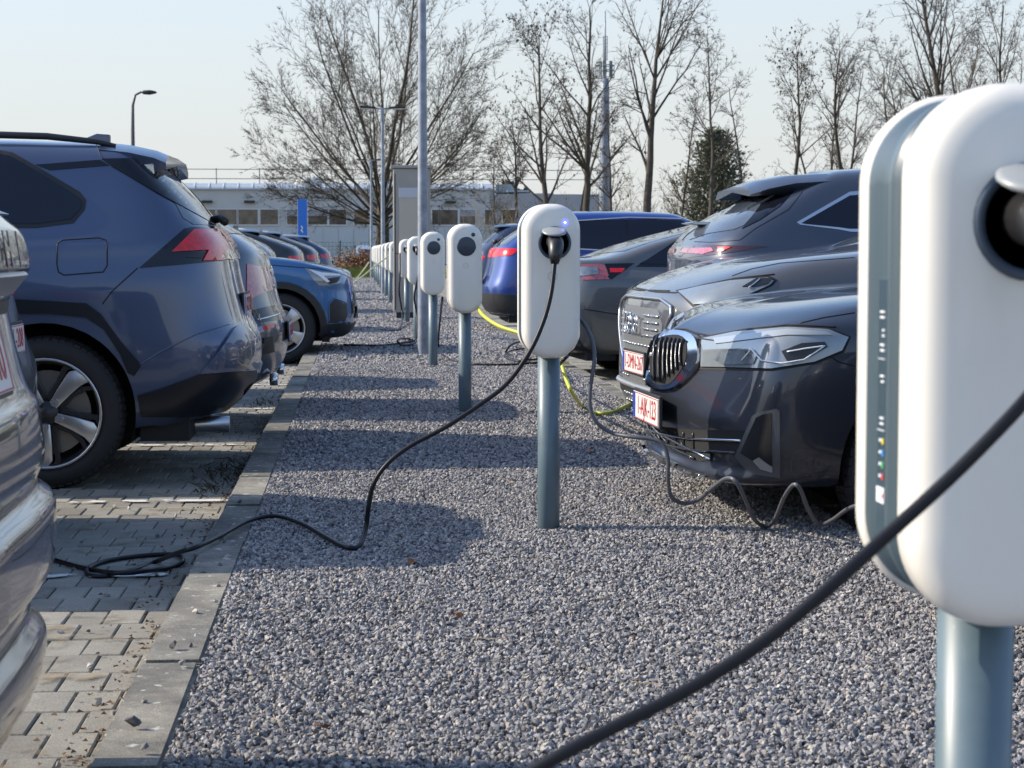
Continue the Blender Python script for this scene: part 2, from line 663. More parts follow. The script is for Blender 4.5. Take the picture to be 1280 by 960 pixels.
        def mk(vv, ff):
            o = mesh_obj(name, vv, ff, m, par, smooth=False, label=label)
            for pl in o.data.polygons:
                pl.use_smooth = len(pl.vertices) == 3
            # sharp rim
            bm = bmesh.new(); bm.from_mesh(o.data)
            for e in bm.edges:
                if len(e.link_faces) == 2 and e.calc_face_angle(0) > 0.9: e.smooth = False
            bm.to_mesh(o.data); bm.free()
            return o
        out.append(mk(verts, faces))
        if mirror:
            out.append(mk([(v[0], -v[1], v[2]) for v in verts], [tuple(reversed(f)) for f in faces]))
        return out
    def line(s, pts, r, m, name, ax=None, off=0.0, mirror=True, step=None, closed=False, parent=None, flat=1.0):
        step = step or (4.0 if ax is None else .03)
        pts = [Vector((p[0], p[1])) for p in pts]
        if closed: pts.append(pts[0])
        bd = []
        for i in range(len(pts) - 1):
            a, b = pts[i], pts[i + 1]
            n = max(1, int((b - a).length / step))
            bd += [a + (b - a) * (k / n) for k in range(n)]
        bd.append(pts[-1])
        q = []
        for p in bd:
            l_, n_ = s.hit_px(p.x, p.y) if ax is None else s.hit_ax(p.x, p.y, ax)
            q.append(l_ + n_ * off)
        q2 = [q[0]]
        for p in q[1:]:
            if (p - q2[-1]).length > .004: q2.append(p)
        if len(q2) < 2: return []
        out = [MB().tube(q2, r, 6).build(name, m, parent or s.root, smooth=True)]
        if mirror:
            out.append(MB().tube([(p.x, -p.y, p.z) for p in q2], r, 6).build(name, m, parent or s.root, smooth=True))
        return out
    def wheels(s, wheel_proto, xs, y, r):
        for x in xs:
            for sg in (1, -1):
                w = copy_tree(wheel_proto, s.root)
                w.matrix_local = Matrix.Translation((x, sg * y, r)) @ Matrix.Rotation(0 if sg > 0 else math.pi, 4, 'Z') @ Matrix.Rotation(random.uniform(0, 1.2) if s.spec.get('rim_rot') is None else s.spec['rim_rot'], 4, 'Y')

def rows_min(spec):
    return spec['rows'][0][4]

def make_wheel(name, r, rr, w, style='five', m_face=None, m_pocket=None):
    """axis along +y, outer face at y=0 plane side +y. rr: rim radius"""
    m_face = m_face or M_RIM
    m_pocket = m_pocket or M_RIMD
    root = MB().lathe([(rr * .78, -w * .42), (rr * .78, -w * .36), (rr * .25, -w * .36), (.05, -w * .30), (0, -w * .30)], 32, 'y').build('wheel', M_DISC, None)
    # tyre
    prof = [(rr, -.01), (rr + .012, 0.0), (rr + .03, .006), (r - .05, .008), (r - .022, -.004), (r - .006, -.024), (r, -.05), (r + .0, -w / 2),
            (r, -w + .04), (r - .02, -w + .01), (rr - .006, -w + .01)]
    t = MB().lathe(prof, 56, 'y', caps=False).build('tyre', M_TYRE, root, smooth=True)
    # tread blocks on shoulder
    tb_ = MB()
    for k in range(60):
        a = 2 * math.pi * k / 60
        for (h0, h1) in ((-.012, -.05), (-.06, -.10), (-.11, -.15)):
            a0, a1 = a + (.02 if h0 < -.05 else 0), a + .075 + (.02 if h0 < -.05 else 0)
            r0 = r - .012 if h0 > -.03 else r - .004
            vv = []
            for rr_, top in ((r0, 0), (r + .006, 1)):
                for aa in (a0, a1):
                    for hh in (h0, h1):
                        rq = rr_ if hh < -.02 else rr_ - .012
                        vv.append((rq * math.cos(aa), hh, rq * math.sin(aa)))
            tb_.add(vv, [(4, 5, 7, 6), (0, 4, 6, 2), (1, 3, 7, 5), (0, 1, 5, 4), (2, 6, 7, 3)])
    tb_.build('tread', M_TYRE, root)
    b = MB().lathe([(rr + .004, -.004), (rr + .006, .006), (rr - .002, .008), (rr - .008, .0), (rr - .010, -.012)], 48, 'y', caps=False)
    rim = b.build('rim', m_face, root, smooth=True, recalc=False)
    MB().lathe([(rr - .009, -.010), (rr - .022, -.035), (rr - .033, -w * .5), (0.04, -w * .6), (0.0, -w * .6)], 40, 'y', caps=False).build('rim_barrel', m_pocket, root, smooth=True, recalc=False)
    cal = MB()
    cal.prism([(rr * .45 * math.cos(a), rr * .45 * math.sin(a)) for a in (-.4, 0, .4)] + [(rr * .86 * math.cos(a), rr * .86 * math.sin(a)) for a in (.4, 0, -.4)], 'y', -w * .5, -w * .25)
    cal.build('brake_caliper', M_SATIN, root)
    n = 5
    sp = MB(); pk = MB()
    for k in range(n):
        a0 = 2 * math.pi * k / n + .3
        if style == 'five':            # wide bladed spokes with dark faces beside them
            half_in, half_out = .17, .11
            tw = .10
            def pt(rad, off):      # polar radius, sideways offset in metres
                return (rad * math.cos(a0) - off * math.sin(a0), rad * math.sin(a0) + off * math.cos(a0))
            sp.prism([pt(.05, -.022), pt(.05, .022), pt(rr * .55, .030), pt(rr * .80, .040), pt(rr - .010, .060), pt(rr - .004, .040), pt(rr - .004, -.020), pt(rr * .86, -.044), pt(rr * .55, -.036)], 'y', -.045, -.010)
            pk.prism([pt(.045, -.052), pt(.045, -.028), pt(rr * .55, -.040), pt(rr * .86, -.056), pt(rr - .006, -.030), pt(rr - .02, -.078), pt(rr * .84, -.082), pt(rr * .55, -.062)], 'y', -.058, -.020)
            pk.prism([pt(.045, .028), pt(.045, .048), pt(rr * .55, .050), pt(rr * .78, .075), pt(rr * .90, .105), pt(rr - .012, .088), pt(rr * .80, .051), pt(rr * .55, .029)], 'y', -.058, -.020)
        elif style == 'multi':
            for dd in (-.16, .16):
                p = [(.04, a0 + dd * 2.2), (rr - .004, a0 + dd - .055), (rr - .004, a0 + dd + .055), (.04, a0 + dd * 2.2 + .5)]
                sp.prism([(r_ * math.cos(a), r_ * math.sin(a)) for r_, a in p], 'y', -.05, -.014)
        else:                           # broad aero blades
            p = [(.05, a0 - .5), (rr - .004, a0 - .42), (rr - .004, a0 - .15), (rr - .004, a0 + .16), (.05, a0 + .5)]
            sp.prism([(r_ * math.cos(a), r_ * math.sin(a)) for r_, a in p], 'y', -.04, -.012)
    autosmooth(sp.build('spokes', m_face, root, bevel=.003))
    if pk.v: pk.build('spoke_flanks', m_pocket, root, bevel=.002)
    hb = MB().lathe([(.062, -.05), (.062, -.016), (.052, -.008), (.034, -.006), (.030, .0), (0, .001)], 24, 'y')
    hb.build('hub_cap', m_pocket if style == 'five' else m_face, root, smooth=True)
    if style == 'five':
        for k in range(5):
            a = 2 * math.pi * k / 5 + .3
            MB().lathe([(.019, -.012), (.019, .002), (.012, .002), (.010, .007), (0, .007)], 10, 'y', (.066 * math.cos(a), 0.0, .066 * math.sin(a))).build('wheel_nut', M_SATIN, root)
    return root

def drop(root):
    for ch in list(root.children): drop(ch)
    bpy.data.objects.remove(root, do_unlink=True)

def plate(car, center_local, normal_yaw, tilt, text, w=.52, h=.11, two=False):
    """flat number plate with frame; front normal along local direction"""
    Mx = Matrix.Translation(center_local) @ Matrix.Rotation(normal_yaw, 4, 'Z') @ Matrix.Rotation(math.pi / 2, 4, 'Z') @ Matrix.Rotation(math.pi / 2 - tilt, 4, 'X')
    # local: x right, y up, z out of plate
    fr = MB().box(-w / 2 - .008, w / 2 + .008, -h / 2 - .008, h / 2 + .012, -.012, .0).build('plate_frame', M_BLK, car.root, bevel=.002)
    fr.matrix_local = Mx
    pl = MB().box(-w / 2, w / 2, -h / 2, h / 2, -.002, .004).build('number_plate', M_PLATE, fr, bevel=.001)
    MB().box(-w / 2 + .001, -w / 2 + .045, -h / 2 + .002, h / 2 - .002, .003, .0055).build('country_strip', M_PBLUE, fr)
    rim = MB()
    for a, b, c, d in ((-w / 2 + .047, w / 2 - .003, h / 2 - .005, h / 2 - .002), (-w / 2 + .047, w / 2 - .003, -h / 2 + .002, -h / 2 + .005), (w / 2 - .006, w / 2 - .003, -h / 2 + .002, h / 2 - .002)):
        rim.box(a, b, c, d, .003, .0052)
    rim.build('plate_border', M_PRED, fr)
    text_part(text, h * .98, Matrix.Translation((.024, 0, .0045)), M_PRED, fr, 'lettering', sx=.86)
    return fr
# ================================================================= SETTING
KL0, KL1, KR0, KR1 = -.55, -.40, 1.83, 1.95      # kerb edges (X)
YEND = 74.0

def ground_mat():
    m = bpy.data.materials.new('asphalt_far')
    m.use_nodes = True
    n, l = m.node_tree.nodes, m.node_tree.links
    b = n['Principled BSDF']
    b.inputs['Roughness'].default_value = .9
    tcn = n.new('ShaderNodeTexCoord')
    t = n.new('ShaderNodeTexNoise'); t.inputs['Scale'].default_value = .35; t.inputs['Detail'].default_value = 8
    l.new(tcn.outputs['Object'], t.inputs['Vector'])
    r = n.new('ShaderNodeValToRGB')
    r.color_ramp.elements[0].position = .35; r.color_ramp.elements[0].color = (.10, .095, .085, 1)
    r.color_ramp.elements[1].position = .65; r.color_ramp.elements[1].color = (.19, .18, .155, 1)
    l.new(t.outputs['Fac'], r.inputs[0]); l.new(r.outputs[0], b.inputs['Base Color'])
    return m
def sheet(name, x0, x1, y0, y1, z, m, nx=1, ny=1, fz=None, **kw):
    v, f = [], []
    for j in range(ny + 1):
        for i in range(nx + 1):
            x = x0 + (x1 - x0) * i / nx; y = y0 + (y1 - y0) * j / ny
            v.append((x, y, z + (fz(x, y) if fz else 0)))
    for j in range(ny):
        for i in range(nx):
            a = j * (nx + 1) + i
            f.append((a, a + 1, a + nx + 2, a + nx + 1))
    return mesh_obj(name, v, f, m, **kw)
sheet('ground', -900, 900, -200, 1500, -.150, ground_mat(), kind='structure')

def paver_mat(name, c1, c2, dirt, lichen=0):
    m = bpy.data.materials.new(name)
    m.use_nodes = True
    n, l = m.node_tree.nodes, m.node_tree.links
    b = n['Principled BSDF']
    b.inputs['Roughness'].default_value = .88
    geo = n.new('ShaderNodeNewGeometry')
    oi = n.new('ShaderNodeObjectInfo')
    t = n.new('ShaderNodeTexNoise'); t.inputs['Scale'].default_value = 1.6; t.inputs['Detail'].default_value = 9; t.inputs['Roughness'].default_value = .7
    l.new(geo.outputs['Position'], t.inputs['Vector'])
    r = n.new('ShaderNodeValToRGB')
    r.color_ramp.elements[0].position = .36; r.color_ramp.elements[0].color = (*c1, 1)
    r.color_ramp.elements[1].position = .62; r.color_ramp.elements[1].color = (*c2, 1)
    e = r.color_ramp.elements.new(.70); e.color = (*dirt, 1)
    l.new(t.outputs['Fac'], r.inputs[0])
    # per-piece brightness from a white noise of the joint-free cell: object random + island random
    ad = n.new('ShaderNodeMath'); ad.operation = 'ADD'
    l.new(oi.outputs['Random'], ad.inputs[0]); l.new(geo.outputs['Random Per Island'], ad.inputs[1])
    fr = n.new('ShaderNodeMath'); fr.operation = 'FRACT'; l.new(ad.outputs[0], fr.inputs[0])
    mr = n.new('ShaderNodeMapRange'); mr.inputs['To Min'].default_value = .74; mr.inputs['To Max'].default_value = 1.18
    l.new(fr.outputs[0], mr.inputs['Value'])
    vm = n.new('ShaderNodeVectorMath'); vm.operation = 'SCALE'
    l.new(r.outputs[0], vm.inputs[0]); l.new(mr.outputs[0], vm.inputs['Scale'])
    # speckle
    t2 = n.new('ShaderNodeTexNoise'); t2.inputs['Scale'].default_value = 220; t2.inputs['Detail'].default_value = 3
    l.new(geo.outputs['Position'], t2.inputs['Vector'])
    m2 = n.new('ShaderNodeMapRange'); m2.inputs['From Min'].default_value = .3; m2.inputs['From Max'].default_value = .7; m2.inputs['To Min'].default_value = .7; m2.inputs['To Max'].default_value = 1.25
    l.new(t2.outputs['Fac'], m2.inputs['Value'])
    v2 = n.new('ShaderNodeVectorMath'); v2.operation = 'SCALE'
    l.new(vm.outputs[0], v2.inputs[0]); l.new(m2.outputs[0], v2.inputs['Scale'])
    last = v2.outputs[0]
    if lichen:
        t3 = n.new('ShaderNodeTexNoise'); t3.inputs['Scale'].default_value = 24; t3.inputs['Detail'].default_value = 3
        l.new(geo.outputs['Position'], t3.inputs['Vector'])
        r3 = n.new('ShaderNodeValToRGB'); r3.color_ramp.elements[0].position = .64; r3.color_ramp.elements[1].position = .69
        l.new(t3.outputs['Fac'], r3.inputs[0])
        t4 = n.new('ShaderNodeTexNoise'); t4.inputs['Scale'].default_value = 3.2; t4.inputs['Detail'].default_value = 8; t4.inputs['Roughness'].default_value = .75
        l.new(geo.outputs['Position'], t4.inputs['Vector'])
        r4 = n.new('ShaderNodeMapRange'); r4.inputs['From Min'].default_value = .35; r4.inputs['From Max'].default_value = .65; r4.inputs['To Min'].default_value = .5; r4.inputs['To Max'].default_value = 1.25
        l.new(t4.outputs['Fac'], r4.inputs['Value'])
        v3 = n.new('ShaderNodeVectorMath'); v3.operation = 'SCALE'; l.new(last, v3.inputs[0]); l.new(r4.outputs[0], v3.inputs['Scale'])
        mm = n.new('ShaderNodeMix'); mm.data_type = 'RGBA'; mm.inputs['B'].default_value = (.44, .44, .40, 1)
        l.new(v3.outputs[0], mm.inputs['A']); l.new(r3.outputs[0], mm.inputs['Factor'])
        last = mm.outputs['Result']
    l.new(last, b.inputs['Base Color'])
    bp = n.new('ShaderNodeBump'); bp.inputs['Strength'].default_value = .5; bp.inputs['Distance'].default_value = .004
    l.new(t2.outputs['Fac'], bp.inputs['Height']); l.new(bp.outputs[0], b.inputs['Normal'])
    return m
M_PAV = paver_mat('paver_concrete', (.19, .18, .155), (.30, .285, .245), (.34, .31, .255))
M_PAVR = paver_mat('paver_concrete_right', (.21, .20, .17), (.30, .28, .235), (.36, .32, .25))
M_JOINT = mat('joint_sand', (.12, .11, .09), .95, vary=.4, vscale=20, bump=.5, bscale=120)
M_KERB = paver_mat('kerb_concrete', (.17, .165, .145), (.23, .215, .18), (.29, .265, .22), 1)

jl = sheet('paving_bed_left', -14, KL0 + .01, -3, YEND + 8, PAVE - .012, M_JOINT, kind='structure')
jr = sheet('paving_bed_right', KR1 - .01, 16, -3, YEND + 8, PAVE - .012, M_JOINT, kind='structure')

def paver_mesh(w, l, h=.03, c=.004):
    """chamfered block, top at z=0"""
    a, b_ = w / 2, l / 2
    v = [(-a, -b_, -h), (a, -b_, -h), (a, b_, -h), (-a, b_, -h),
         (-a, -b_, -c), (a, -b_, -c), (a, b_, -c), (-a, b_, -c),
         (-a + c, -b_ + c, 0), (a - c, -b_ + c, 0), (a - c, b_ - c, 0), (-a + c, b_ - c, 0)]
    f = [(0, 1, 5, 4), (1, 2, 6, 5), (2, 3, 7, 6), (3, 0, 4, 7), (4, 5, 9, 8), (5, 6, 10, 9), (6, 7, 11, 10), (7, 4, 8, 11), (8, 9, 10, 11)]
    return v, f
def lay_pavers(parent, bed_name, x_edge, sgn, nx, y0, y1, w, l, m, mfar, gap=.0045, ymax_geo=30):
    """x_edge: kerb line; sgn: direction away from it"""
    rnd = random.Random(7 if sgn < 0 else 9)
    cells = []
    ny = int((y1 - y0) / l)
    for j in range(ny):
        off = 0 if j % 2 == 0 else .5
        y = y0 + l * (j + .5)
        for i in range(nx):
            x = x_edge + sgn * (w * (i + .5 + off * 1.0)) if True else 0
            if off and i == 0:
                cells.append((x_edge + sgn * w * .25, y, w * .5))
            cells.append((x, y, w))
    # nearest 300 that can be seen are separate objects
    def vis(c):
        p = Vector((c[0], c[1], PAVE)) - CAMLOC
        z = p.dot(FW)
        if z < .5: return -1
        px = 640 + FPX * p.dot(RT) / z; py = 480 - FPX * p.dot(UP) / z
        if px < 0 or px > 1280 or py > 970: return -1
        if sgn < 0 and px < 45 and py > 300 and py < 620: return -1
        return 1 / z - abs(c[0] - x_edge) * .05
    order = sorted(range(len(cells)), key=lambda k: -vis(cells[k]))
    single = set(k for k in order[:300] if vis(cells[k]) > 0)
    v, f = paver_mesh(w - gap, l - gap)
    me = bpy.data.meshes.new('paver'); me.from_pydata(v, [], f); me.materials.append(m)
    vh, fh = paver_mesh(w * .5 - gap, l - gap)
    meh = bpy.data.meshes.new('paver_half'); meh.from_pydata(vh, [], fh); meh.materials.append(m)
    rest = MB()
    for k, c in enumerate(cells):
        dz = rnd.uniform(-.003, .003)
        tx, ty = rnd.uniform(-.007, .007), rnd.uniform(-.007, .007)
        half = c[2] < w * .9
        mw = Matrix.Translation((c[0] + rnd.uniform(-.0012, .0012), c[1] + rnd.uniform(-.0012, .0012), PAVE + dz)) @ Euler((tx, ty, rnd.uniform(-.006, .006))).to_matrix().to_4x4()
        if k in single:
            o = bpy.data.objects.new('paver', meh if half else me)
            COL.objects.link(o); o.parent = parent; o.matrix_local = mw
        else:
            vv = [mw @ Vector(p) for p in (vh if half else v)]
            rest.add(vv[4:], [(0, 1, 5, 4), (1, 2, 6, 5), (2, 3, 7, 6), (3, 0, 4, 7), (4, 5, 6, 7)])
    o = mesh_obj('pavers', rest.v, rest.f, m, parent)
    o['kind'] = 'stuff'
lay_pavers(jl, 'paver', KL0 - .004, -1, 26, 3.2, 32, .118, .225, M_PAV, None)
lay_pavers(jr, 'paver', KR1 + .004, 1, 16, 5.0, 32, .22, .22, M_PAVR, None)

def far_paving_mat():
    m = bpy.data.materials.new('paving_far'); m.use_nodes = True
    n, l = m.node_tree.nodes, m.node_tree.links
    b = n['Principled BSDF']; b.inputs['Roughness'].default_value = .9
    tcn = n.new('ShaderNodeTexCoord'); br = n.new('ShaderNodeTexBrick')
    mpn = n.new('ShaderNodeMapping'); mpn.inputs['Scale'].default_value = (4.5, 4.5, 4.5); mpn.inputs['Rotation'].default_value = (0, 0, math.pi / 2)
    br.inputs['Color1'].default_value = (.20, .19, .165, 1); br.inputs['Color2'].default_value = (.30, .285, .245, 1); br.inputs['Mortar'].default_value = (.11, .10, .085, 1)
    br.inputs['Mortar Size'].default_value = .02
    l.new(tcn.outputs['Object'], mpn.inputs[0]); l.new(mpn.outputs[0], br.inputs[0]); l.new(br.outputs[0], b.inputs['Base Color'])
    return m
M_PFAR = far_paving_mat()
sheet('paving_far_left', -14, KL0 + .005, 32, YEND + 8, PAVE - .002, M_PFAR, kind='structure')
sheet('paving_far_right', KR1 - .005, 16, 32, YEND + 8, PAVE - .002, M_PFAR, kind='structure')
sheet('paving_outer_left', -14, KL0 - 26 * .118 - .06, -3, 31.99, PAVE - .002, M_PFAR, kind='structure')
sheet('paving_outer_right', KR1 + 16 * .22 + .12, 16, -3, 31.99, PAVE - .002, M_PFAR, kind='structure')
# kerbs: metre-long concrete stones
def kerb_row(name, x0, x1, ztop, y0, y1, label_side, proud, inner):
    """one long bed object whose stones are its parts"""
    bed = MB().box(x0 + .01, x1 - .01, y0, y1, -.30, ztop - .03).build(name, M_JOINT, None, kind='structure')
    L = 1.0
    n = int((y1 - y0) / L)
    v = []
    bm = bmesh.new()
    w = x1 - x0
    vs = [bm.verts.new(p) for p in [(-w / 2, -L / 2 + .003, -.28), (w / 2, -L / 2 + .003, -.28), (w / 2, L / 2 - .003, -.28), (-w / 2, L / 2 - .003, -.28),
                                    (-w / 2, -L / 2 + .003, 0), (w / 2, -L / 2 + .003, 0), (w / 2, L / 2 - .003, 0), (-w / 2, L / 2 - .003, 0)]]
    for f in [(3, 2, 1, 0), (4, 5, 6, 7), (0, 1, 5, 4), (1, 2, 6, 5), (2, 3, 7, 6), (3, 0, 4, 7)]: bm.faces.new([vs[i] for i in f])
    bmesh.ops.bevel(bm, geom=[e for e in bm.edges if all(q.co.z > -.01 for q in e.verts)], offset=.009, segments=2, affect='EDGES')
    me = bpy.data.meshes.new('kerb_stone'); bm.to_mesh(me); bm.free(); me.materials.append(M_KERB)
    rnd = random.Random(3)
    for k in range(n):
        o = bpy.data.objects.new('kerb_stone', me)
        COL.objects.link(o); o.parent = bed
        o.matrix_local = Matrix.Translation(((x0 + x1) / 2 + rnd.uniform(-.003, .003), y0 + L * (k + .5), ztop + rnd.uniform(-.004, .003))) @ Matrix.Rotation(rnd.uniform(-.004, .004), 4, 'Z') @ Matrix.Rotation(rnd.uniform(-.008, .008), 4, 'X')
    return bed
kerb_row('kerb_left', KL0, KL1, .000, -2.16, YEND, 'left', .0, 1)
kerb_row('kerb_right', KR0, KR1, .004, -2.4, YEND, 'right', .0, -1)
sheet('kerb_end_bed', KL1, KR0, YEND, YEND + .18, .01, M_KERB, kind='structure')

# ---------------------------------------------------------------- gravel
def gravel_base_mat():
    m = bpy.data.materials.new('gravel_far')
    m.use_nodes = True
    n, l = m.node_tree.nodes, m.node_tree.links
    b = n['Principled BSDF']; b.inputs['Roughness'].default_value = .9
    tcn = n.new('ShaderNodeTexCoord')
    vo = n.new('ShaderNodeTexVoronoi'); vo.inputs['Scale'].default_value = 42
    l.new(tcn.outputs['Object'], vo.inputs['Vector'])
    r = n.new('ShaderNodeValToRGB')
    r.color_ramp.elements[0].color = (.08, .08, .09, 1); r.color_ramp.elements[1].color = (.40, .40, .42, 1)
    sp_ = n.new('ShaderNodeSeparateColor'); l.new(vo.outputs['Color'], sp_.inputs[0])
    l.new(sp_.outputs[0], r.inputs[0]); l.new(r.outputs[0], b.inputs['Base Color'])
    bp = n.new('ShaderNodeBump'); bp.inputs['Strength'].default_value = 1; bp.inputs['Distance'].default_value = .012
    bp.invert = True
    l.new(vo.outputs['Distance'], bp.inputs['Height']); l.new(bp.outputs[0], b.inputs['Normal'])
    return m
def gz(x, y):
    e = min(x - KL1, KR0 - x)
    return -.011 + .005 * math.sin(x * 3.1 + y * 1.3) + .005 * math.sin(y * 2.3 - x * 1.7) + 0
gv = sheet('gravel_bed', KL1 - .01, KR0 + .01, -2.4, YEND, 0, gravel_base_mat(), 24, 380, gz, kind='structure')

def stone_mat():
    m = bpy.data.materials.new('crushed_stone')
    m.use_nodes = True
    n, l = m.node_tree.nodes, m.node_tree.links
    b = n['Principled BSDF']; b.inputs['Roughness'].default_value = .8
    oi = n.new('ShaderNodeObjectInfo')
    r = n.new('ShaderNodeValToRGB')
    els = r.color_ramp.elements
    els[0].position = 0; els[0].color = (.07, .07, .08, 1)
    els[1].position = 1; els[1].color = (.58, .56, .53, 1)
    for p, c in ((.22, (.18, .18, .195)), (.5, (.29, .285, .298)), (.8, (.41, .40, .395)), (.93, (.38, .33, .28))):
        e = els.new(p); e.color = (*c, 1)
    l.new(oi.outputs['Random'], r.inputs[0])
    geo = n.new('ShaderNodeNewGeometry')
    t = n.new('ShaderNodeTexNoise'); t.inputs['Scale'].default_value = 160; t.inputs['Detail'].default_value = 4
    l.new(geo.outputs['Position'], t.inputs['Vector'])
    mr = n.new('ShaderNodeMapRange'); mr.inputs['To Min'].default_value = .45; mr.inputs['To Max'].default_value = 1.25
    l.new(t.outputs['Fac'], mr.inputs['Value'])
    vm = n.new('ShaderNodeVectorMath'); vm.operation = 'SCALE'
    l.new(r.outputs[0], vm.inputs[0]); l.new(mr.outputs[0], vm.inputs['Scale']); l.new(vm.outputs[0], b.inputs['Base Color'])
    return m
M_STONE = stone_mat()
def stone_obj(seed):
    rs = random.Random(seed)
    bm = bmesh.new()
    pts = []
    for k in range(11):
        v = Vector((rs.gauss(0, 1), rs.gauss(0, 1), rs.gauss(0, 1))).normalized()
        v = Vector((v.x * .62 * rs.uniform(.8, 1.2), v.y * .48 * rs.uniform(.8, 1.2), v.z * .40 * rs.uniform(.8, 1.2)))
        bm.verts.new(v)
    bmesh.ops.convex_hull(bm, input=bm.verts)
    bmesh.ops.delete(bm, geom=[v for v in bm.verts if not v.link_faces], context='VERTS')
    me = bpy.data.meshes.new('stone'); bm.to_mesh(me); bm.free()
    me.materials.append(M_STONE)
    return bpy.data.objects.new('stone', me)
STONES = [stone_obj(k) for k in range(10)]
def scatter(name, region_obj, density, smin, smax, seed, kind='stuff', zoff=0.0, parent=None, **kw):
    o = region_obj
    ng = bpy.data.node_groups.new(name + '_nodes', 'GeometryNodeTree')
    ng.interface.new_socket('Geometry', in_out='INPUT', socket_type='NodeSocketGeometry')
    ng.interface.new_socket('Geometry', in_out='OUTPUT', socket_type='NodeSocketGeometry')
    N, L = ng.nodes, ng.links
    gi, go = N.new('NodeGroupInput'), N.new('NodeGroupOutput')
    dp = N.new('GeometryNodeDistributePointsOnFaces'); dp.inputs['Density'].default_value = density; dp.inputs['Seed'].default_value = seed
    L.new(gi.outputs[0], dp.inputs[0])
    g2i = N.new('GeometryNodeGeometryToInstance')
    for s_ in STONES:
        oi = N.new('GeometryNodeObjectInfo'); oi.inputs['Object'].default_value = s_; oi.inputs['As Instance'].default_value = True
        L.new(oi.outputs['Geometry'], g2i.inputs[0])
    ip = N.new('GeometryNodeInstanceOnPoints')
    L.new(dp.outputs['Points'], ip.inputs['Points']); L.new(g2i.outputs[0], ip.inputs['Instance'])
    ip.inputs['Pick Instance'].default_value = True
    ri = N.new('FunctionNodeRandomValue'); ri.data_type = 'INT'; ri.inputs[4].default_value = 0; ri.inputs[5].default_value = len(STONES) - 1; ri.inputs['Seed'].default_value = seed + 1
    L.new(ri.outputs[2], ip.inputs['Instance Index'])
    rr = N.new('FunctionNodeRandomValue'); rr.data_type = 'FLOAT_VECTOR'; rr.inputs[0].default_value = (-1.2, -1.2, 0); rr.inputs[1].default_value = (1.2, 1.2, 6.283); rr.inputs['Seed'].default_value = seed + 2
    L.new(rr.outputs[0], ip.inputs['Rotation'])
    rs = N.new('FunctionNodeRandomValue'); rs.data_type = 'FLOAT'; rs.inputs[2].default_value = smin; rs.inputs[3].default_value = smax; rs.inputs['Seed'].default_value = seed + 3
    L.new(rs.outputs[1], ip.inputs['Scale'])
    sp_ = N.new('GeometryNodeSetPosition')
    ro = N.new('FunctionNodeRandomValue'); ro.data_type = 'FLOAT_VECTOR'; ro.inputs[0].default_value = (0, 0, -.010 + zoff); ro.inputs[1].default_value = (0, 0, .010 + zoff); ro.inputs['Seed'].default_value = seed + 4
    L.new(ip.outputs[0], sp_.inputs['Geometry']); L.new(ro.outputs[0], sp_.inputs['Offset'])
    L.new(sp_.outputs[0], go.inputs[0])
    md = o.modifiers.new('scatter', 'NODES'); md.node_group = ng
    o['kind'] = kind
    for k, v in kw.items(): o[k] = v
    return o
def region(name, x0, x1, y0, y1, dz=.004):
    ny = max(2, int((y1 - y0) * 4))
    return sheet(name, x0, x1, y0, y1, dz, M_STONE, 14, ny, gz)
scatter('gravel', region('gravel', KL1 + .004, KR0 - .003, 3.0, 9.0), 17500, .009, .0185, 1, label='grey crushed stone filling the bed between the kerbs, nearest stretch', category='gravel')
scatter('gravel', region('gravel', KL1 + .004, KR0 - .003, 9.0, 18.0), 6500, .013, .025, 2, label='grey crushed stone around the middle chargers', category='gravel')
scatter('gravel', region('gravel', KL1 + .004, KR0 - .003, 18.0, 36.0), 1500, .026, .044, 3, label='grey crushed stone far along the charger row', category='gravel')
scatter('gravel', region('gravel', KL1 + .004, KR0 - .003, 36.0, YEND - .3), 480, .045, .075, 4, label='grey crushed stone at the far end of the charger row', category='gravel')
# loose pebbles on the kerb and paving
lp = sheet('loose_pebbles', KL0 + .03, KL1 - .005, 3.2, 8, .006, M_STONE, 1, 8)
scatter('loose_pebbles', lp, 45, .016, .03, 11, label='stray grey pebbles lying on the left kerb', category='pebbles')
lp = sheet('loose_pebbles', -1.1, KL0 - .02, 3.4, 9, PAVE + .006, M_STONE, 3, 8)
scatter('loose_pebbles', lp, 9, .014, .024, 12, label='stray pebbles on the block paving beside the left kerb', category='pebbles')
lp = sheet('loose_pebbles', KR1, 2.6, 6.5, 16, PAVE + .006, M_STONE, 3, 8)
scatter('loose_pebbles', lp, 7, .014, .026, 13, label='stray pebbles on the paving right of the gravel', category='pebbles')

# faded bay lines
def line_mat():
    m = bpy.data.materials.new('worn_line_paint'); m.use_nodes = True
    n, l = m.node_tree.nodes, m.node_tree.links
    b = n['Principled BSDF']; b.inputs['Base Color'].default_value = (.62, .62, .60, 1); b.inputs['Roughness'].default_value = .8
    tcn = n.new('ShaderNodeTexCoord'); t = n.new('ShaderNodeTexNoise'); t.inputs['Scale'].default_value = 14; t.inputs['Detail'].default_value = 8
    l.new(tcn.outputs['Object'], t.inputs['Vector'])
    r = n.new('ShaderNodeValToRGB'); r.color_ramp.elements[0].position = .46; r.color_ramp.elements[1].position = .54
    l.new(t.outputs['Fac'], r.inputs[0]); l.new(r.outputs[0], b.inputs['Alpha'])
    return m
ML = line_mat()
for y in (6.73, 8.75, 11.3, 13.9, 16.4, 18.9):
    sheet('bay_line', -5.5, KL0 - .02, y, y + .07, PAVE + .0075, ML, kind='structure')
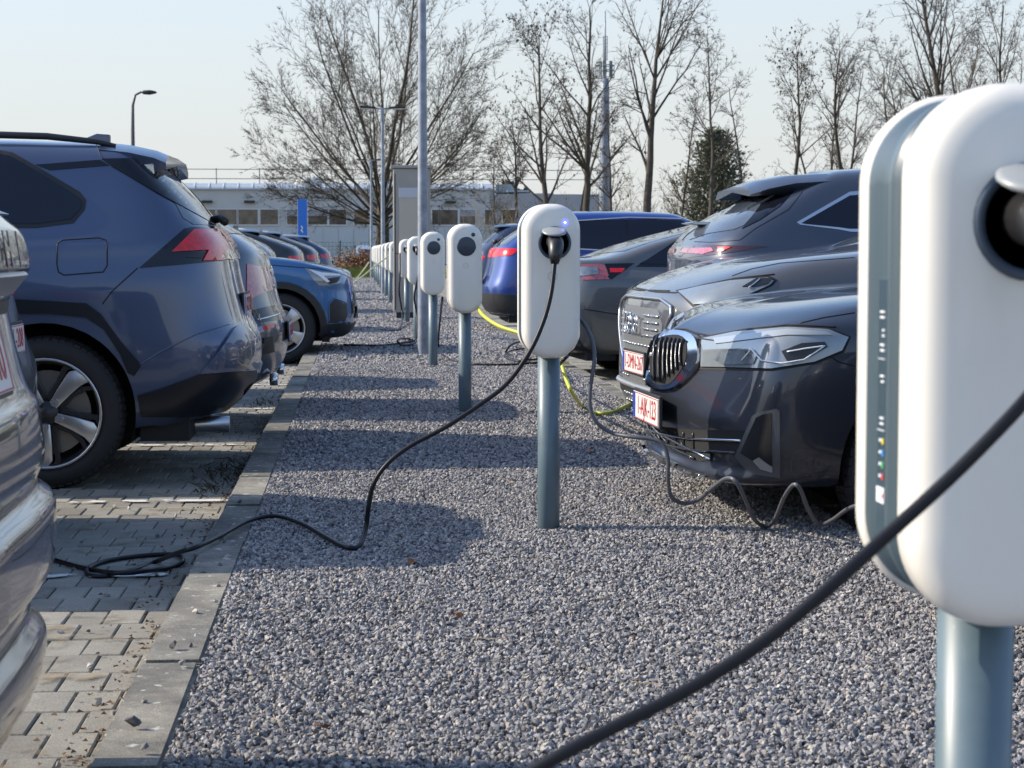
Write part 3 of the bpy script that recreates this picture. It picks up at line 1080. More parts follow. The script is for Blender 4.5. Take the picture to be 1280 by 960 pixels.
# sandy dirt and leaf litter against the kerb
def dirt_mat():
    m = bpy.data.materials.new('dirt'); m.use_nodes = True
    n, l = m.node_tree.nodes, m.node_tree.links
    b = n['Principled BSDF']; b.inputs['Base Color'].default_value = (.30, .24, .155, 1); b.inputs['Roughness'].default_value = .95
    tcn = n.new('ShaderNodeTexCoord'); t = n.new('ShaderNodeTexNoise'); t.inputs['Scale'].default_value = 5; t.inputs['Detail'].default_value = 10; t.inputs['Roughness'].default_value = .7
    l.new(tcn.outputs['Object'], t.inputs['Vector'])
    r = n.new('ShaderNodeValToRGB'); r.color_ramp.elements[0].position = .54; r.color_ramp.elements[1].position = .72
    l.new(t.outputs['Fac'], r.inputs[0]); l.new(r.outputs[0], b.inputs['Alpha'])
    return m
sheet('sand_drift', -1.15, KL0 - .005, 2.5, 16, PAVE + .0055, dirt_mat(), 1, 1, kind='structure')
rnd = random.Random(5)
M_LEAF = mat('dry_leaf', (.22, .085, .03), .8, vary=.3, vscale=60)
def leafm(sz, rs):
    v = []
    for k in range(9):
        a = 2 * math.pi * k / 9
        r = sz * (.6 + .4 * abs(math.cos(a * 1.5))) * rs.uniform(.8, 1.1)
        v.append((r * math.cos(a), r * .7 * math.sin(a), .006 * math.sin(a * 2) + rs.uniform(0, .006)))
    v.append((0, 0, .002))
    return v, [(k, (k + 1) % 9, 9) for k in range(9)]
for (px, py, sz, lab) in ((515, 703, .028, 'curled brown leaf on the shaded gravel left of the plugged-in post'), (400, 908, .030, 'reddish dry leaf on the gravel near the bottom edge'), (570, 768, .022, 'small brown leaf on the sunlit gravel, middle foreground'), (735, 564, .03, 'dry leaf caught on gravel right of the post')):
    p = G(px, py, .015)
    v, f = leafm(sz, rnd)
    o = mesh_obj('dry_leaf', v, f, M_LEAF, None, label=lab, cat='leaf')
    o.location = p; o.rotation_euler = (rnd.uniform(-.3, .3), rnd.uniform(-.3, .3), rnd.uniform(0, 6))
mb = MB()
for k in range(70):
    p = Vector((rnd.uniform(KL1, KR0), rnd.uniform(3.6, 12), .012)); a = rnd.uniform(0, 6.28); q = p.copy()
    pts_ = [p.copy()]
    for i in range(4):
        a += rnd.gauss(0, .35); q = q + Vector((math.cos(a), math.sin(a), rnd.gauss(0, .1))) * rnd.uniform(.015, .035); pts_.append(q.copy())
    mb.tube(pts_, .0012, 4)
mb.build('fallen_twigs', mat('straw', (.28, .22, .14), .8), None, label='thin pale twigs and straws scattered on the gravel', cat='twigs', kind='stuff')
# leaf crumbs along kerb: one stuff object
mb = MB()
for k in range(520):
    y = 3.4 + 12 * rnd.random() ** 1.5
    x = KL0 - .02 - abs(rnd.gauss(0, .09))
    s_ = rnd.uniform(.004, .011)
    a = rnd.uniform(0, 6)
    c, d = s_ * math.cos(a), s_ * math.sin(a)
    mb.add([(x + c, y + d, PAVE + .008), (x - d, y + c, PAVE + .012), (x - c, y - d, PAVE + .008), (x + d * .6, y - c * .6, PAVE + .015)], [(0, 1, 2, 3)])
mb.build('leaf_litter', mat('litter', (.13, .075, .04), .9, vary=.5, vscale=30), None, recalc=False, label='brown leaf crumbs gathered along the foot of the left kerb', cat='litter', kind='stuff')
# dry weed tufts by the kerb
mb = MB()
for (px, py, n_, sp) in ((285, 590, 150, .16), (262, 612, 60, .07), (330, 506, 40, .12)):
    c = G(px, py, PAVE)
    for k in range(n_):
        x = min(c.x + rnd.gauss(0, sp * .45), KL0 - .005); y = c.y + rnd.gauss(0, sp * 1.6)
        h = rnd.uniform(.008, .035); dx, dy = rnd.gauss(0, .03), rnd.gauss(0, .03)
        w = rnd.uniform(.0015, .004)
        mb.add([(x - w, y, PAVE), (x + w, y, PAVE), (x + dx * .5 + w * .6, y + dy * .5, PAVE + h * .7), (x + dx, y + dy, PAVE + h)], [(0, 1, 2, 3)])
mb.build('weeds', mat('dry_weed', (.06, .052, .028), .9, vary=.5, vscale=20), None, recalc=False, label='low dark dried weeds growing where the paving meets the left kerb', cat='weeds', kind='stuff')

# ================================================================= CHARGERS
M_WHITE = mat('charger_white', (.80, .77, .70), .32, coat=.25, bump=.02, bscale=400)
M_SLATE = mat('charger_slate', (.062, .092, .112), .38, coat=.3)
M_POLE = mat('pole_slate', (.105, .155, .185), .42, coat=.2, vary=.08, vscale=12)
M_SOCK = mat('socket_dark', (.035, .05, .075), .35)
M_BLACK = mat('plug_black', (.014, .014, .016), .42, coat=.2)
M_LED = mat('led_blue', (.02, .03, .9), .3, emit=((.08, .10, 1.0), 2.2))
M_GREYLID = mat('lid_grey', (.30, .32, .33), .35)
def capsule_outline(w, h, r, inset, n=12):
    pts = []
    hw, hh = w / 2 - inset, h / 2 - inset
    r = max(r - inset, .002)
    for cx, cz, a0 in ((hw - r, hh - r, 0), (-hw + r, hh - r, 90), (-hw + r, -hh + r, 180), (hw - r, -hh + r, 270)):
        for k in range(n + 1):
            a = math.radians(a0 + 90 * k / n)
            pts.append((cx + r * math.cos(a), cz + r * math.sin(a)))
    return pts
def shell(layers, w, h, r, n=12):
    """layers: list of (y, inset); makes a closed pillow; front is -y"""
    m = MB(); rings = []
    for (y, ins) in layers:
        rings.append([(p[0], y, p[1]) for p in capsule_outline(w, h, r, ins, n)])
    k = len(rings[0])
    for rg in rings: m.v += rg
    for i in range(len(rings) - 1):
        for j in range(k):
            m.f.append((i * k + j, i * k + (j + 1) % k, (i + 1) * k + (j + 1) % k, (i + 1) * k + j))
    m.f.append(tuple(range(k))); m.f.append(tuple(reversed(range((len(rings) - 1) * k, len(rings) * k))))
    return m
def arc(y0, ins0, dy, dins, n=6, start=0):
    return [(y0 + dy * (1 - math.cos(math.pi / 2 * k / n)), ins0 + dins * (1 - math.sin(math.pi / 2 * k / n))) for k in range(n + 1)]
BW, BH, BR = .213, .563, .098
ZC = 1.03 + .30 * .563 - BH / 2 + 0.003
def charger(x, y, label, plugged=False, led=False, detail=True, yaw=0.0, mark=True):
    root = empty('charging_post', (x, y, 0), label, 'charger', yaw, 'white charging posts down the gravel bed')
    nn = 14 if detail else 7
    # front shell: deep rounded edge
    fl = arc(0, 0, .042, .045, 7)
    fl = [(0 + .034 * (1 - math.cos(a)) , .034 * (1 - math.sin(a))) for a in np.linspace(0, math.pi / 2, 8)]
    front = [(-.0, .040)] + [(.002 + .034 * (1 - math.cos(a)), .036 * (1 - math.sin(a))) for a in np.linspace(.15, math.pi / 2, 7)] + [(.062, 0), (.066, .004), (.066, .02)]
    o = shell(front, BW, BH, BR, nn).build('front_shell', M_WHITE, root, smooth=True); autosmooth(o, 50)
    o.location = (0, 0, ZC)
    mid = [(.060, .012), (.080, .014), (.090, .012), (.098, .004), (.104, .001), (.112, .001), (.122, .006), (.128, .008), (.164, .008), (.174, .003), (.198, .002), (.202, .02)]
    o = shell(mid, BW, BH - .004, BR, nn).build('mid_body', M_SLATE, root, smooth=True); autosmooth(o, 50)
    o.location = (0, 0, ZC)
    back = [(.198, .012), (.202, .002), (.210, -.002), (.236, .001), (.250, .008), (.258, .03)]
    o = shell(back, BW, BH, BR, nn).build('back_shell', M_WHITE, root, smooth=True); autosmooth(o, 50)
    o.location = (0, 0, ZC)
    zs = ZC + BH / 2 - .142
    # socket
    if plugged:
        MB().lathe([(.061, .004), (.060, -.005), (.054, -.006), (.049, -.003), (.047, .012)], 32, 'y', (.010, -.0, zs), caps=False).build('socket_ring', mat('socket_blue_grey', (.055, .08, .115), .35), root, smooth=True)
        MB().lathe([(.050, .0), (0, .0)], 28, 'y', (.010, -.0025, zs)).build('socket_well', M_DARK, root, smooth=True)
        # flipped-up lid, seen nearly edge-on
        lid = MB().lathe([(0, -.006), (.038, -.005), (.044, -.001), (.044, .003), (.038, .006), (0, .006)], 28, 'z').build('socket_lid', M_GREYLID, root, smooth=True)
        lid.matrix_local = Matrix.Translation((.004, -.040, zs + .040)) @ Matrix.Rotation(math.radians(20), 4, 'X')
        pl = MB()
        pl.tube([(.008, .0, zs + .004), (.008, -.05, zs - .0), (.006, -.085, zs - .016), (.002, -.10, zs - .045), (-.001, -.105, zs - .075)], [.030, .030, .028, .023, .014], 18)
        pl.build('plug', M_BLACK, root, smooth=True)
    else:
        MB().lathe([(.060, .003), (.060, -.003), (.056, -.006), (.050, -.0075), (0, -.009)], 32, 'y', (.005, 0, zs)).build('socket_cover', M_SOCK, root, smooth=True)
    zi = ZC + BH / 2 - .068
    MB().lathe([(.0125, .002), (.0125, -.002), (.010, -.003), (0, -.0032)], 18, 'y', (.048, 0, zi)).build('status_light', M_LED if led else M_SOCK, root, smooth=True)
    if detail:
        if led:
            MB().lathe([(.0035, 0), (.0035, -.001), (0, -.0012)], 10, 'y', (.047, -.003, zi)).build('status_light_core', mat('led_core', (.8, .85, 1), .3, emit=((.75, .8, 1), 5)), root)
        t = MB()
        t.tube([(.002 + .0165 * math.cos(a), -.0008, ZC + BH / 2 - .262 + .0165 * math.sin(a)) for a in np.linspace(0, 2 * math.pi, 25)], .0011, 5)
        t.tube([(.002, -.0008, ZC + BH / 2 - .256), (.002, -.0008, ZC + BH / 2 - .268)], .0012, 5)
        if mark: t.build('round_mark', mat('mark_grey', (.55, .54, .51), .5), root)
    MB().lathe([(.0415, -.30), (.0415, ZC - BH / 2 + .12)], 28, 'z', (0, .085, 0)).xform(Matrix.Translation((.002, .045, 0))).build('pole', M_POLE, root, smooth=True)
    autosmooth(root.children[-1], 50)
    return root
def charger_at(px, py, z, label, **kw):
    p = P(px, py, z)
    return charger(p.x, p.y, label, **kw)
cA = charger_at(1277, 300, 1.945, 'huge nearest white charging post cut by the right edge, label strip on its slate side', plugged=True, mark=False)
cB = charger_at(690, 300, 6.96, 'white charging post with blue light and black plug, right of centre', plugged=True, led=True)
cC = charger_at(582, 310, 12.06, 'white charging post with closed round cover, just left of the plugged-in one', )
cD = charger_at(541.5, 330, 17.1, 'white charging post immediately right of the near grey lamp column')
for (px, z, pl, lab) in ((521, 22.4, True, 'white charging post half hidden by the near grey lamp column'), (508.5, 27.6, True, 'plugged white charging post standing in front of the steel cabinet')):
    charger_at(px, 322, z, lab, plugged=pl)
labs = ['white charging post just left of the steel cabinet', 'plugged white post second left of the steel cabinet, pale cable', 'white post third left of the steel cabinet', 'white post fourth left of the steel cabinet', 'white post fifth left of the steel cabinet', 'white post sixth left of the steel cabinet', 'far white post with pale yellow cable before it', 'farthest white charging post at the end of the row']
for k, lab in enumerate(labs):
    z = 32.7 + 5.05 * k
    p = P(494.5 - 22.0 * (1 - 32.7 / z) / (1 - 32.7 / 68) * 1.18, 318, z)
    charger(p.x, p.y, lab, plugged=(k in (1, 6)), detail=False)
# printed label on the slate side of the nearest post
M_INK = mat('print_white', (.72, .75, .78), .5)
lb_ = MB(); 
xs_ = -BW / 2 + .0015
def strip(mb, y0, y1, z0, z1): mb.box(xs_ + .0028, xs_ + .0042, .128 + (y0 - .09) * 1.25, .128 + (y1 - .09) * 1.25, z0, z1)
zt = ZC + .075
pan = MB().box(xs_ + .0040, xs_ + .0062, .128, .164, ZC - .20, ZC + .08).build('label_strip', mat('label_slate', (.045, .075, .098), .3, coat=.4), cA, bevel=.0004)
rl = random.Random(2)
for (za, nl) in ((zt - .030, 2), (zt - .050, 2), (zt - .066, 2), (zt - .100, 2), (zt - .146, 2)):
    for k in range(nl):
        strip(lb_, .098, .098 + rl.uniform(.006, .014), za - .006 * k - .0022, za - .006 * k)
for za in (zt - .082, zt - .160): strip(lb_, .096, .116, za - .0008, za)
for k in range(4): strip(lb_, .104, .110, zt - .170 - .013 * k - .003, zt - .170 - .013 * k)
lb_.build('print', M_INK, cA)['kind'] = 'stuff'
for k, c in enumerate(((.75, .62, .05), (.05, .30, .75), (.10, .45, .15), (.65, .08, .08))):
    d = MB(); strip(d, .097, .1015, zt - .172 - .013 * k - .003, zt - .169 - .013 * k); d.build('colour_dot', mat('dot%d' % k, c, .5), cA)
d = MB(); strip(d, .093, .117, zt - .240, zt - .223); d.build('sticker', mat('sticker_white', (.72, .76, .80), .4), cA)
d = MB(); d.box(xs_ + .0022, xs_ + .0034, .133, .138, zt - .234, zt - .229); d.build('sticker_mark', mat('dot_red', (.65, .05, .05), .4), cA)

# ================================================================= CABLES
M_CABLE = mat('cable_black', (.010, .010, .013), .42, spec=.3)
M_CABLEG = mat('cable_grey', (.085, .09, .105), .4, coat=.15)
M_YEL = mat('cable_yellow', (.52, .56, .06), .45)
def cable(pts, r, m, label, n=10, name='charging_cable', wob=0):
    c = smooth_curve(pts, n)
    return MB().tube(c, r, 10).build(name, m, None, smooth=True, label=label, cat='cable')
def gp(px, py, r, h=.012, pave=False):
    p = G(px, py, (PAVE if pave else h) + r)
    return p
r = .0085
pb = Vector((cB.location.x - .001, cB.location.y - .105, ZC + BH / 2 - .142 - .07))
zb_ = 6.80
pts = [pb + Vector((.001, -.002, .035)), pb, P(689, 365, zb_), P(680, 400, zb_ - .02), P(662, 440, zb_ - .04), P(633, 480, zb_ - .06), P(598, 507, zb_ - .08), P(555, 535, zb_ - .1), P(515, 556, zb_ - .1), P(486, 578, zb_ - .11), P(468, 603, zb_ - .11), P(461, 632, zb_ - .1), P(457, 662, zb_ - .09),
       gp(448, 683, r), gp(430, 683, r), gp(405, 670, r), gp(378, 655, r), gp(345, 645, r), gp(310, 651, r), gp(275, 670, r), gp(245, 684, r, .014)]
pts += [G(222, 691, PAVE + .10), gp(195, 702, r, pave=True), gp(165, 713, r, pave=True), gp(135, 720, r, pave=True), gp(112, 719, r, pave=True), gp(110, 711, r, pave=True), gp(130, 702, r, pave=True), gp(165, 696, r, pave=True), gp(200, 693, r, pave=True),
        gp(224, 694, r + .004, pave=True), gp(228, 702, r + .01, pave=True), gp(215, 709, r, pave=True), gp(180, 714, r + .016, pave=True), gp(145, 716, r + .016, pave=True), gp(105, 710, r, pave=True), gp(60, 697, r, pave=True), gp(10, 678, r, pave=True), gp(-60, 655, r, pave=True)]
cable(pts, r, M_CABLE, 'black cable from the post with the blue light, looping over the left kerb')
# cable to the dark estate on the right
pts = [P(700, 385, 7.2), P(716, 392, 7.15), P(730, 405, 7.1), P(740, 425, 7.08), P(743, 450, 7.05), P(738, 485, 7.05), P(738, 510, 7.05), P(746, 528, 7.05), P(765, 541, 7.05), P(790, 546, 7.0), P(815, 549, 6.98), P(829, 556, 6.97), P(835, 575, 6.97), P(835, 600, 6.98), P(839, 620, 7.0), P(853, 629, 7.05), P(872, 625, 7.05), P(893, 608, 6.9), P(908, 598, 6.8),
       P(920, 602, 6.75), P(932, 625, 6.8), P(942, 648, 6.95), P(956, 658, 7.05), P(968, 650, 6.95), P(980, 622, 6.7), P(992, 606, 6.6), P(1001, 613, 6.6), P(1011, 638, 6.75), P(1024, 655, 6.9), P(1040, 650, 6.85), P(1060, 636, 6.7), P(1085, 628, 6.6), P(1110, 622, 6.6), P(1150, 640, 6.7)]
cable(pts, .0075, M_CABLEG, 'grey coiled cable rising and dipping in waves before the dark estate')
# yellow cable
pts = [P(598, 386, 12.1), gp(612, 402, .01), gp(640, 417, .01), gp(668, 424, .01), P(690, 440, 10.2), P(703, 470, 9.2), P(716, 498, 8.9), gp(734, 512, .01), gp(752, 517, .01), gp(775, 510, .01), gp(800, 500, .01), gp(835, 490, .01)]
pts = [P(598, 386, 12.1), P(606, 396, 11.9), P(625, 408, 11.6), P(655, 418, 11.4), P(682, 430, 11.2), P(700, 452, 11), P(708, 475, 10.9), P(716, 492, 10.9), G(728, 508, .02), G(745, 516, .02), G(765, 515, .02), G(785, 506, .02), G(815, 492, -.05), G(850, 482, -.08)]
cable(pts, .011, M_YEL, 'yellow-green cable sagging behind the post with the blue light')
# smaller cables
cable([P(553, 372, 17.2), G(548, 430, .05), G(556, 445, .02), G(575, 453, .015), G(610, 456, .015), G(650, 455, .015), G(690, 452, .015)], .010, M_CABLE, 'black cable lying across the gravel behind the second post')
cable([P(622, 432, 14.5) if False else G(632, 440, .25), G(640, 430, .3), G(655, 428, .2), G(662, 440, .05), G(650, 452, .02), G(632, 446, .02), G(640, 438, .04), G(668, 436, .06), G(672, 448, .02), G(655, 450, .02)], .009, M_CABLE, 'tangle of thin black cable heaped on the gravel beside the plugged-in post')
cable([P(722, 408, 7.6), P(720, 425, 8), P(712, 442, 8.5), P(700, 455, 9), G(690, 470, .02)], .008, M_CABLE, 'thin black cable dropping right of the post with the blue light')
cable([P(500, 316, 27.5), P(500, 345, 27.5), P(499, 365, 27.5), P(503, 395, 27.6), G(498, 412, .02), G(480, 412, .02), G(460, 409, .02), G(440, 413, .02)], .012, M_CABLE, 'black cable hanging at the post before the steel cabinet')
cable([P(523, 345, 22.4), P(518, 370, 22.4), P(521, 395, 22.4), G(520, 424, .02), G(508, 423, .04), G(497, 425, .09), G(502, 431, .04), G(515, 430, .03), G(520, 426, .03), G(500, 429, .02), G(470, 432, .02), G(430, 431, .02)], .012, M_CABLE, 'black cable coiled at the foot of the near lamp column')
cable([P(486, 320, 37.7), P(470, 332, 36), P(455, 344, 34), P(443, 353, 32)], .014, mat('cable_pale', (.55, .53, .25), .5), 'pale yellow cable stretched from a far post towards the denim-blue SUV')
cable([P(461, 328, 58), P(454, 338, 57), P(446, 348, 56)], .018, mat('cable_pale', (.55, .53, .25), .5), 'pale cable at the farthest posts')
# the thick near cable
q = cA.location
pq = Vector((q.x, q.y - .105, ZC + BH / 2 - .142 - .075))
pts = [pq + Vector((.001, -.002, .03)), pq, pq + Vector((.02, -.02, -.05)), P(1330, 440, 1.80), P(1300, 478, 1.78), P(1262, 522, 1.76), P(1190, 595, 1.75), P(1110, 668, 1.74), P(1030, 740, 1.72), P(950, 805, 1.71), P(860, 862, 1.70), P(770, 908, 1.69), P(690, 950, 1.68), P(600, 1005, 1.68), P(480, 1090, 1.70), Vector((-.1, 1.72, .3)), Vector((-.3, 1.9, .05)), Vector((-.5, 2.2, .02)), Vector((-.9, 2.6, PAVE + .02)), Vector((-1.5, 3.2, PAVE + .02))]
cable(pts, .0066, M_CABLE, 'thick black cable sweeping across the lower right in front of everything', n=12)
# ================================================================= VEHICLES
random.seed(4)
PT_RAV = paint('paint_slate_blue', (0.046, 0.067, 0.125), .7)
PT_GLA = paint('paint_grey_blue', (0.050, 0.062, 0.085), .6)
PT_VOLVO = paint('paint_denim_blue', (0.030, 0.115, 0.270), .5)
PT_GREY = paint('paint_silver_grey', (0.13, 0.14, 0.16), .6)
PT_NEAR = paint('paint_gunmetal', (0.022, 0.030, 0.052), .75, .25)
PT_BMW = paint('paint_sophisto', (0.016, 0.020, 0.032), .6)
PT_AUDI = paint('paint_warm_grey', (0.085, 0.086, 0.090), .6)
PT_SUV = paint('paint_deep_grey', (0.038, 0.048, 0.072), .55)
PT_TESLA = paint('paint_midnight_grey', (0.085, 0.088, 0.094), .45)
PT_BLUE = paint('paint_ocean_blue', (0.006, 0.034, 0.19), .4)
PT_BLACK = paint('paint_black', (0.012, 0.014, 0.018), .4)
PT_DBLUE = paint('paint_night_blue', (0.025, 0.04, 0.08), .5)

WH_A = make_wheel('wheel', .365, .262, .225, 'five')
WH_B = make_wheel('wheel', .355, .255, .235, 'multi', M_RIM, M_RIMD)
WH_C = make_wheel('wheel', .355, .245, .235, 'blade', M_RIM, M_RIMD)

ROW_GROUP = 'cars parked along both sides of the charger row'

def windows(car, sw, ws, rw=None, m=None):
    """sw: list of side polygons (x,z); ws windshield half polygon (y,z); rw rear"""
    m = m or M_GLASS
    if sw:
        al = [p for q in sw for p in q]
        top = max(p[1] for p in al); 
        hull = [sw[0][0], sw[0][1]] + [sw[-1][2], sw[-1][3]]
        c = (sum(p[0] for p in hull) / 4, sum(p[1] for p in hull) / 4)
        big = [(p[0] + (.035 if p[0] > c[0] else -.035), p[1] + (.028 if p[1] > c[1] else -.028)) for p in hull]
        for ax in 'lr':
            car.patch(big, M_GLOSSBLK, 'window_surround', ax=ax, mirror=False, step=.08, off=.002)
    for poly in sw:
        for ax in 'lr':
            car.patch(poly, m, 'side_window', ax=ax, mirror=False, step=.08, off=.006)
    if ws: car.patch(ws + [(-y, z) for y, z in reversed(ws)], m, 'windshield', ax='f', mirror=False, step=.09)
    if rw: car.patch(rw + [(-y, z) for y, z in reversed(rw)], m, 'rear_window', ax='b', mirror=False, step=.09)

def mirrors(car, x, y, z):
    for sg in (1, -1):
        b = MB()
        b.lathe([(0, -.07), (.05, -.068), (.075, -.04), (.08, 0), (.07, .05), (.045, .07), (0, .072)], 14, 'x')
        b.v = [(v[0] * 1.1, v[1] * 1.5, v[2] * .95) for v in b.v]
        b.xform(Matrix.Translation((x, sg * (y + .10), z)))
        b.build('wing_mirror', car.spec['paint'], car.root, smooth=True)

def ring(cx, cz, r0, r1, a0, a1, n=16):
    o = [(cx + r1 * math.cos(math.radians(a0 + (a1 - a0) * i / n)), cz + r1 * math.sin(math.radians(a0 + (a1 - a0) * i / n))) for i in range(n + 1)]
    i_ = [(cx + r0 * math.cos(math.radians(a1 + (a0 - a1) * i / n)), cz + r0 * math.sin(math.radians(a1 + (a0 - a1) * i / n))) for i in range(n + 1)]
    return o + i_

def suv_spec(L, W, H, p, wf=-.92, wr=None, R=.405, az=.365, clear=.24, belt=1.06, nose=.85, rake=.55, **kw):
    """generic SUV / hatch body rows; rake = how far the tailgate glass leans"""
    wr = wr if wr is not None else -L + .95
    r = [
        (-L + .16, -.12, W * .90, clear + .06, clear, clear + .02, .8, 1.0),
        (-L + .07, -.04, W * .97, clear + .12, clear + .06, clear + .08, .85, 1.0),
        (-L + .01, -.00, W * .995, .50, .44, .45, .9, 1.0),
        (-L, .0, W, .66, .64, .60, .9, 1.0),
        (-L + .05, -.02, W, .80, .80, .74, .9, 1.0),
        (-L + .09, -.07, W * .99, .95, .94, nose, .9, 1.05),
        (-L + .13, -.22, W * .955, belt + .06, belt - .02, nose + .09, .85, 1.1),
        (-L + .18, -.70, W * .93, belt + .12, belt + .0, nose + .17, .8, .9, {'wf': .93}),
        (-L + .24, -1.25, W * .90, belt + .17, belt + .03, belt + .02, .7, .7, {'wf': .9}),
        (-L + .24 + rake * .5, -1.62, W * .81, (belt + .17 + H - .06) / 2, (belt + H) / 2 + .02, (belt + H) / 2, .5, .6, {'wf': .9}),
        (-L + .24 + rake, -2.05, W * .67, H - .07, H - .06, H - .09, .35, .5, {'wf': .92}),
        (-L + .30 + rake, -2.15, W * .42, H - .035, H - .012, H - .05, .2, .3),
        (-L + .34 + rake, -2.2, 0, H - .03, H, H - .04, 0, 0),
    ]
    d = dict(rows=r, W=W, paint=p, arches=[(wr, az, R), (wf, az, R)], L=L, H=H)
    d.update(kw)
    return d

# ---------------------------------------------------------------- slate-blue compact SUV, second on the left
Yr = G(95, 612, PAVE).y + .92
spec = dict(W=.93, paint=PT_RAV, arches=[(-3.62, .375, .425), (-.93, .375, .425)], rim_rot=.54, nu=10, nv=8, L=4.6, H=1.66, rows=[
    (-4.44, -.12, .85, .33, .24, .28, .75, 1),
    (-4.51, -.05, .90, .40, .30, .34, .8, 1),
    (-4.59, -.02, .925, .52, .44, .47, .8, 1),
    (-4.60, 0, .93, .68, .64, .60, .8, 1),
    (-4.545, -.02, .928, .80, .80, .74, .8, 1),
    (-4.50, -.04, .925, .97, .95, .86, .8, 1),
    (-4.47, -.14, .895, 1.13, 1.08, .95, .75, 1.1),
    (-4.44, -.65, .885, 1.20, 1.14, 1.03, .75, .9, {'wf': .93}),
    (-4.38, -1.20, .86, 1.275, 1.19, 1.12, .65, .7, {'wf': .9}),
    (-4.24, -1.6, .79, 1.44, 1.39, 1.34, .42, .6, {'wf': .9}),
    (-4.07, -2.0, .70, 1.60, 1.625, 1.56, .25, .5, {'wf': .92}),
    (-3.95, -2.1, .50, 1.655, 1.69, 1.63, .15, .3),
    (-3.85, -2.15, 0, 1.675, 1.715, 1.65, 0, 0)])
rav = Car('parked_car', (-5.11, Yr, PAVE), math.pi, spec, 'slate-blue SUV with red and black tail light and its five-spoke rear wheel in view')
rav.wheels(WH_A, (-3.62, -.93), .915, .365)
rav.patch([(-420, 190), (-120, 184), (0, 188), (16, 191), (46, 208), (100, 240), (108, 250), (106, 262), (92, 279), (45, 285), (0, 285), (-420, 300)], mat('window_rubber', (.012, .012, .014), .45), 'window_surround', off=.003, step=12)
rav.patch([(-420, 196), (-120, 189), (0, 193), (14, 196), (44, 213), (96, 245), (103, 252), (101, 261), (89, 274), (45, 280), (0, 280), (-420, 294)], M_GLASS, 'side_window', off=.006, step=12)
rav.patch([(44, 206), (125, 200), (137, 207), (62, 213)], M_GLOSSBLK, 'pillar_trim', off=.003)
rav.patch([(127, 199), (197, 198), (193, 210), (210, 224), (272, 279), (270, 282), (245, 268), (197, 242), (140, 208)], M_GLOSSBLK, 'pillar_trim', off=.006)
rav.patch([(.62, 1.56), (.74, 1.30), (.0, 1.27), (0, 1.60)][:2] + [(.70, 1.27), (-.70, 1.27), (-.74, 1.30), (-.62, 1.56)], M_GLASSL, 'rear_window', ax='b', mirror=False, off=.003)
rav.patch([(y, z) for y, z in [(.66, 1.12), (.60, 1.52), (-.60, 1.52), (-.66, 1.12)]], M_GLASS, 'windshield', ax='f', mirror=False, off=.003)
# tail lights
rav.patch([(174, 335), (230, 286), (240, 284), (268, 283), (288, 286), (306, 292), (313, 302), (309, 322), (268, 327), (225, 331)], M_GLOSSBLK, 'taillight_housing', off=.004)
rav.patch([(214, 315), (241, 288), (286, 287), (294, 298), (278, 326), (252, 326), (259, 313)], M_RED, 'taillight', off=.012, sink=.005)
rav.patch([(271, 325), (292, 298), (300, 302), (303, 312), (298, 324)], mat('amber_clear', (.42, .30, .26), .1, .3, coat=1, vary=.4, vscale=40), 'indicator_lens', off=.012, sink=.005)
rav.patch([(232, 322), (256, 315), (251, 323)], M_BLK, 'lens_insert', off=.009, sink=.003)
# seams and fuel flap
rav.line([(172, 335), (140, 364), (128, 380)], .0035, M_GAP, 'bumper_seam')
fl = [(72, 304), (78, 300), (124, 297), (132, 300), (134, 308), (134, 332), (129, 340), (80, 344), (73, 340), (71, 330)]
rav.line(fl, .0035, M_GAP, 'fuel_flap_seam', closed=True, mirror=False)
rav.line([(120, 180), (126, 195), (140, 208), (197, 241), (262, 279)], .003, M_GAP, 'tailgate_seam')
# plastic cladding
rav.patch([(-90, 470), (-82, 440), (-60, 405), (-25, 380), (20, 374), (60, 376), (108, 379), (126, 392), (150, 425), (174, 452), (176, 458), (168, 470), (160, 466), (150, 442), (130, 412), (108, 397), (60, 392), (25, 392), (-10, 400), (-40, 420), (-62, 452), (-68, 480)], mat('gloss_cladding', (.010, .012, .018), .32, spec=.35), 'arch_cladding', off=.014, step=6)
rav.patch([(172, 494), (200, 486), (247, 468), (298, 464), (318, 462), (320, 468), (307, 498), (281, 513), (230, 520), (176, 520)], mat('gloss_cladding', (.010, .012, .018), .32, spec=.35), 'rear_bumper_cladding', off=.012, step=7)
rav.patch([(249, 467), (272, 438), (292, 409), (300, 407), (316, 424), (313, 442), (302, 463)], PT_RAV, 'bumper_corner_panel', off=.02, step=7)
rav.line([(165, 462), (200, 440), (245, 418), (290, 404)], .004, PT_RAV, 'bumper_crease')
MB().tube([(-3.95, .45, .30), (-4.25, .46, .27), (-4.46, .46, .27)], [.02, .035, .042], 12).build('exhaust_pipe', M_SATIN, rav.root, smooth=True)
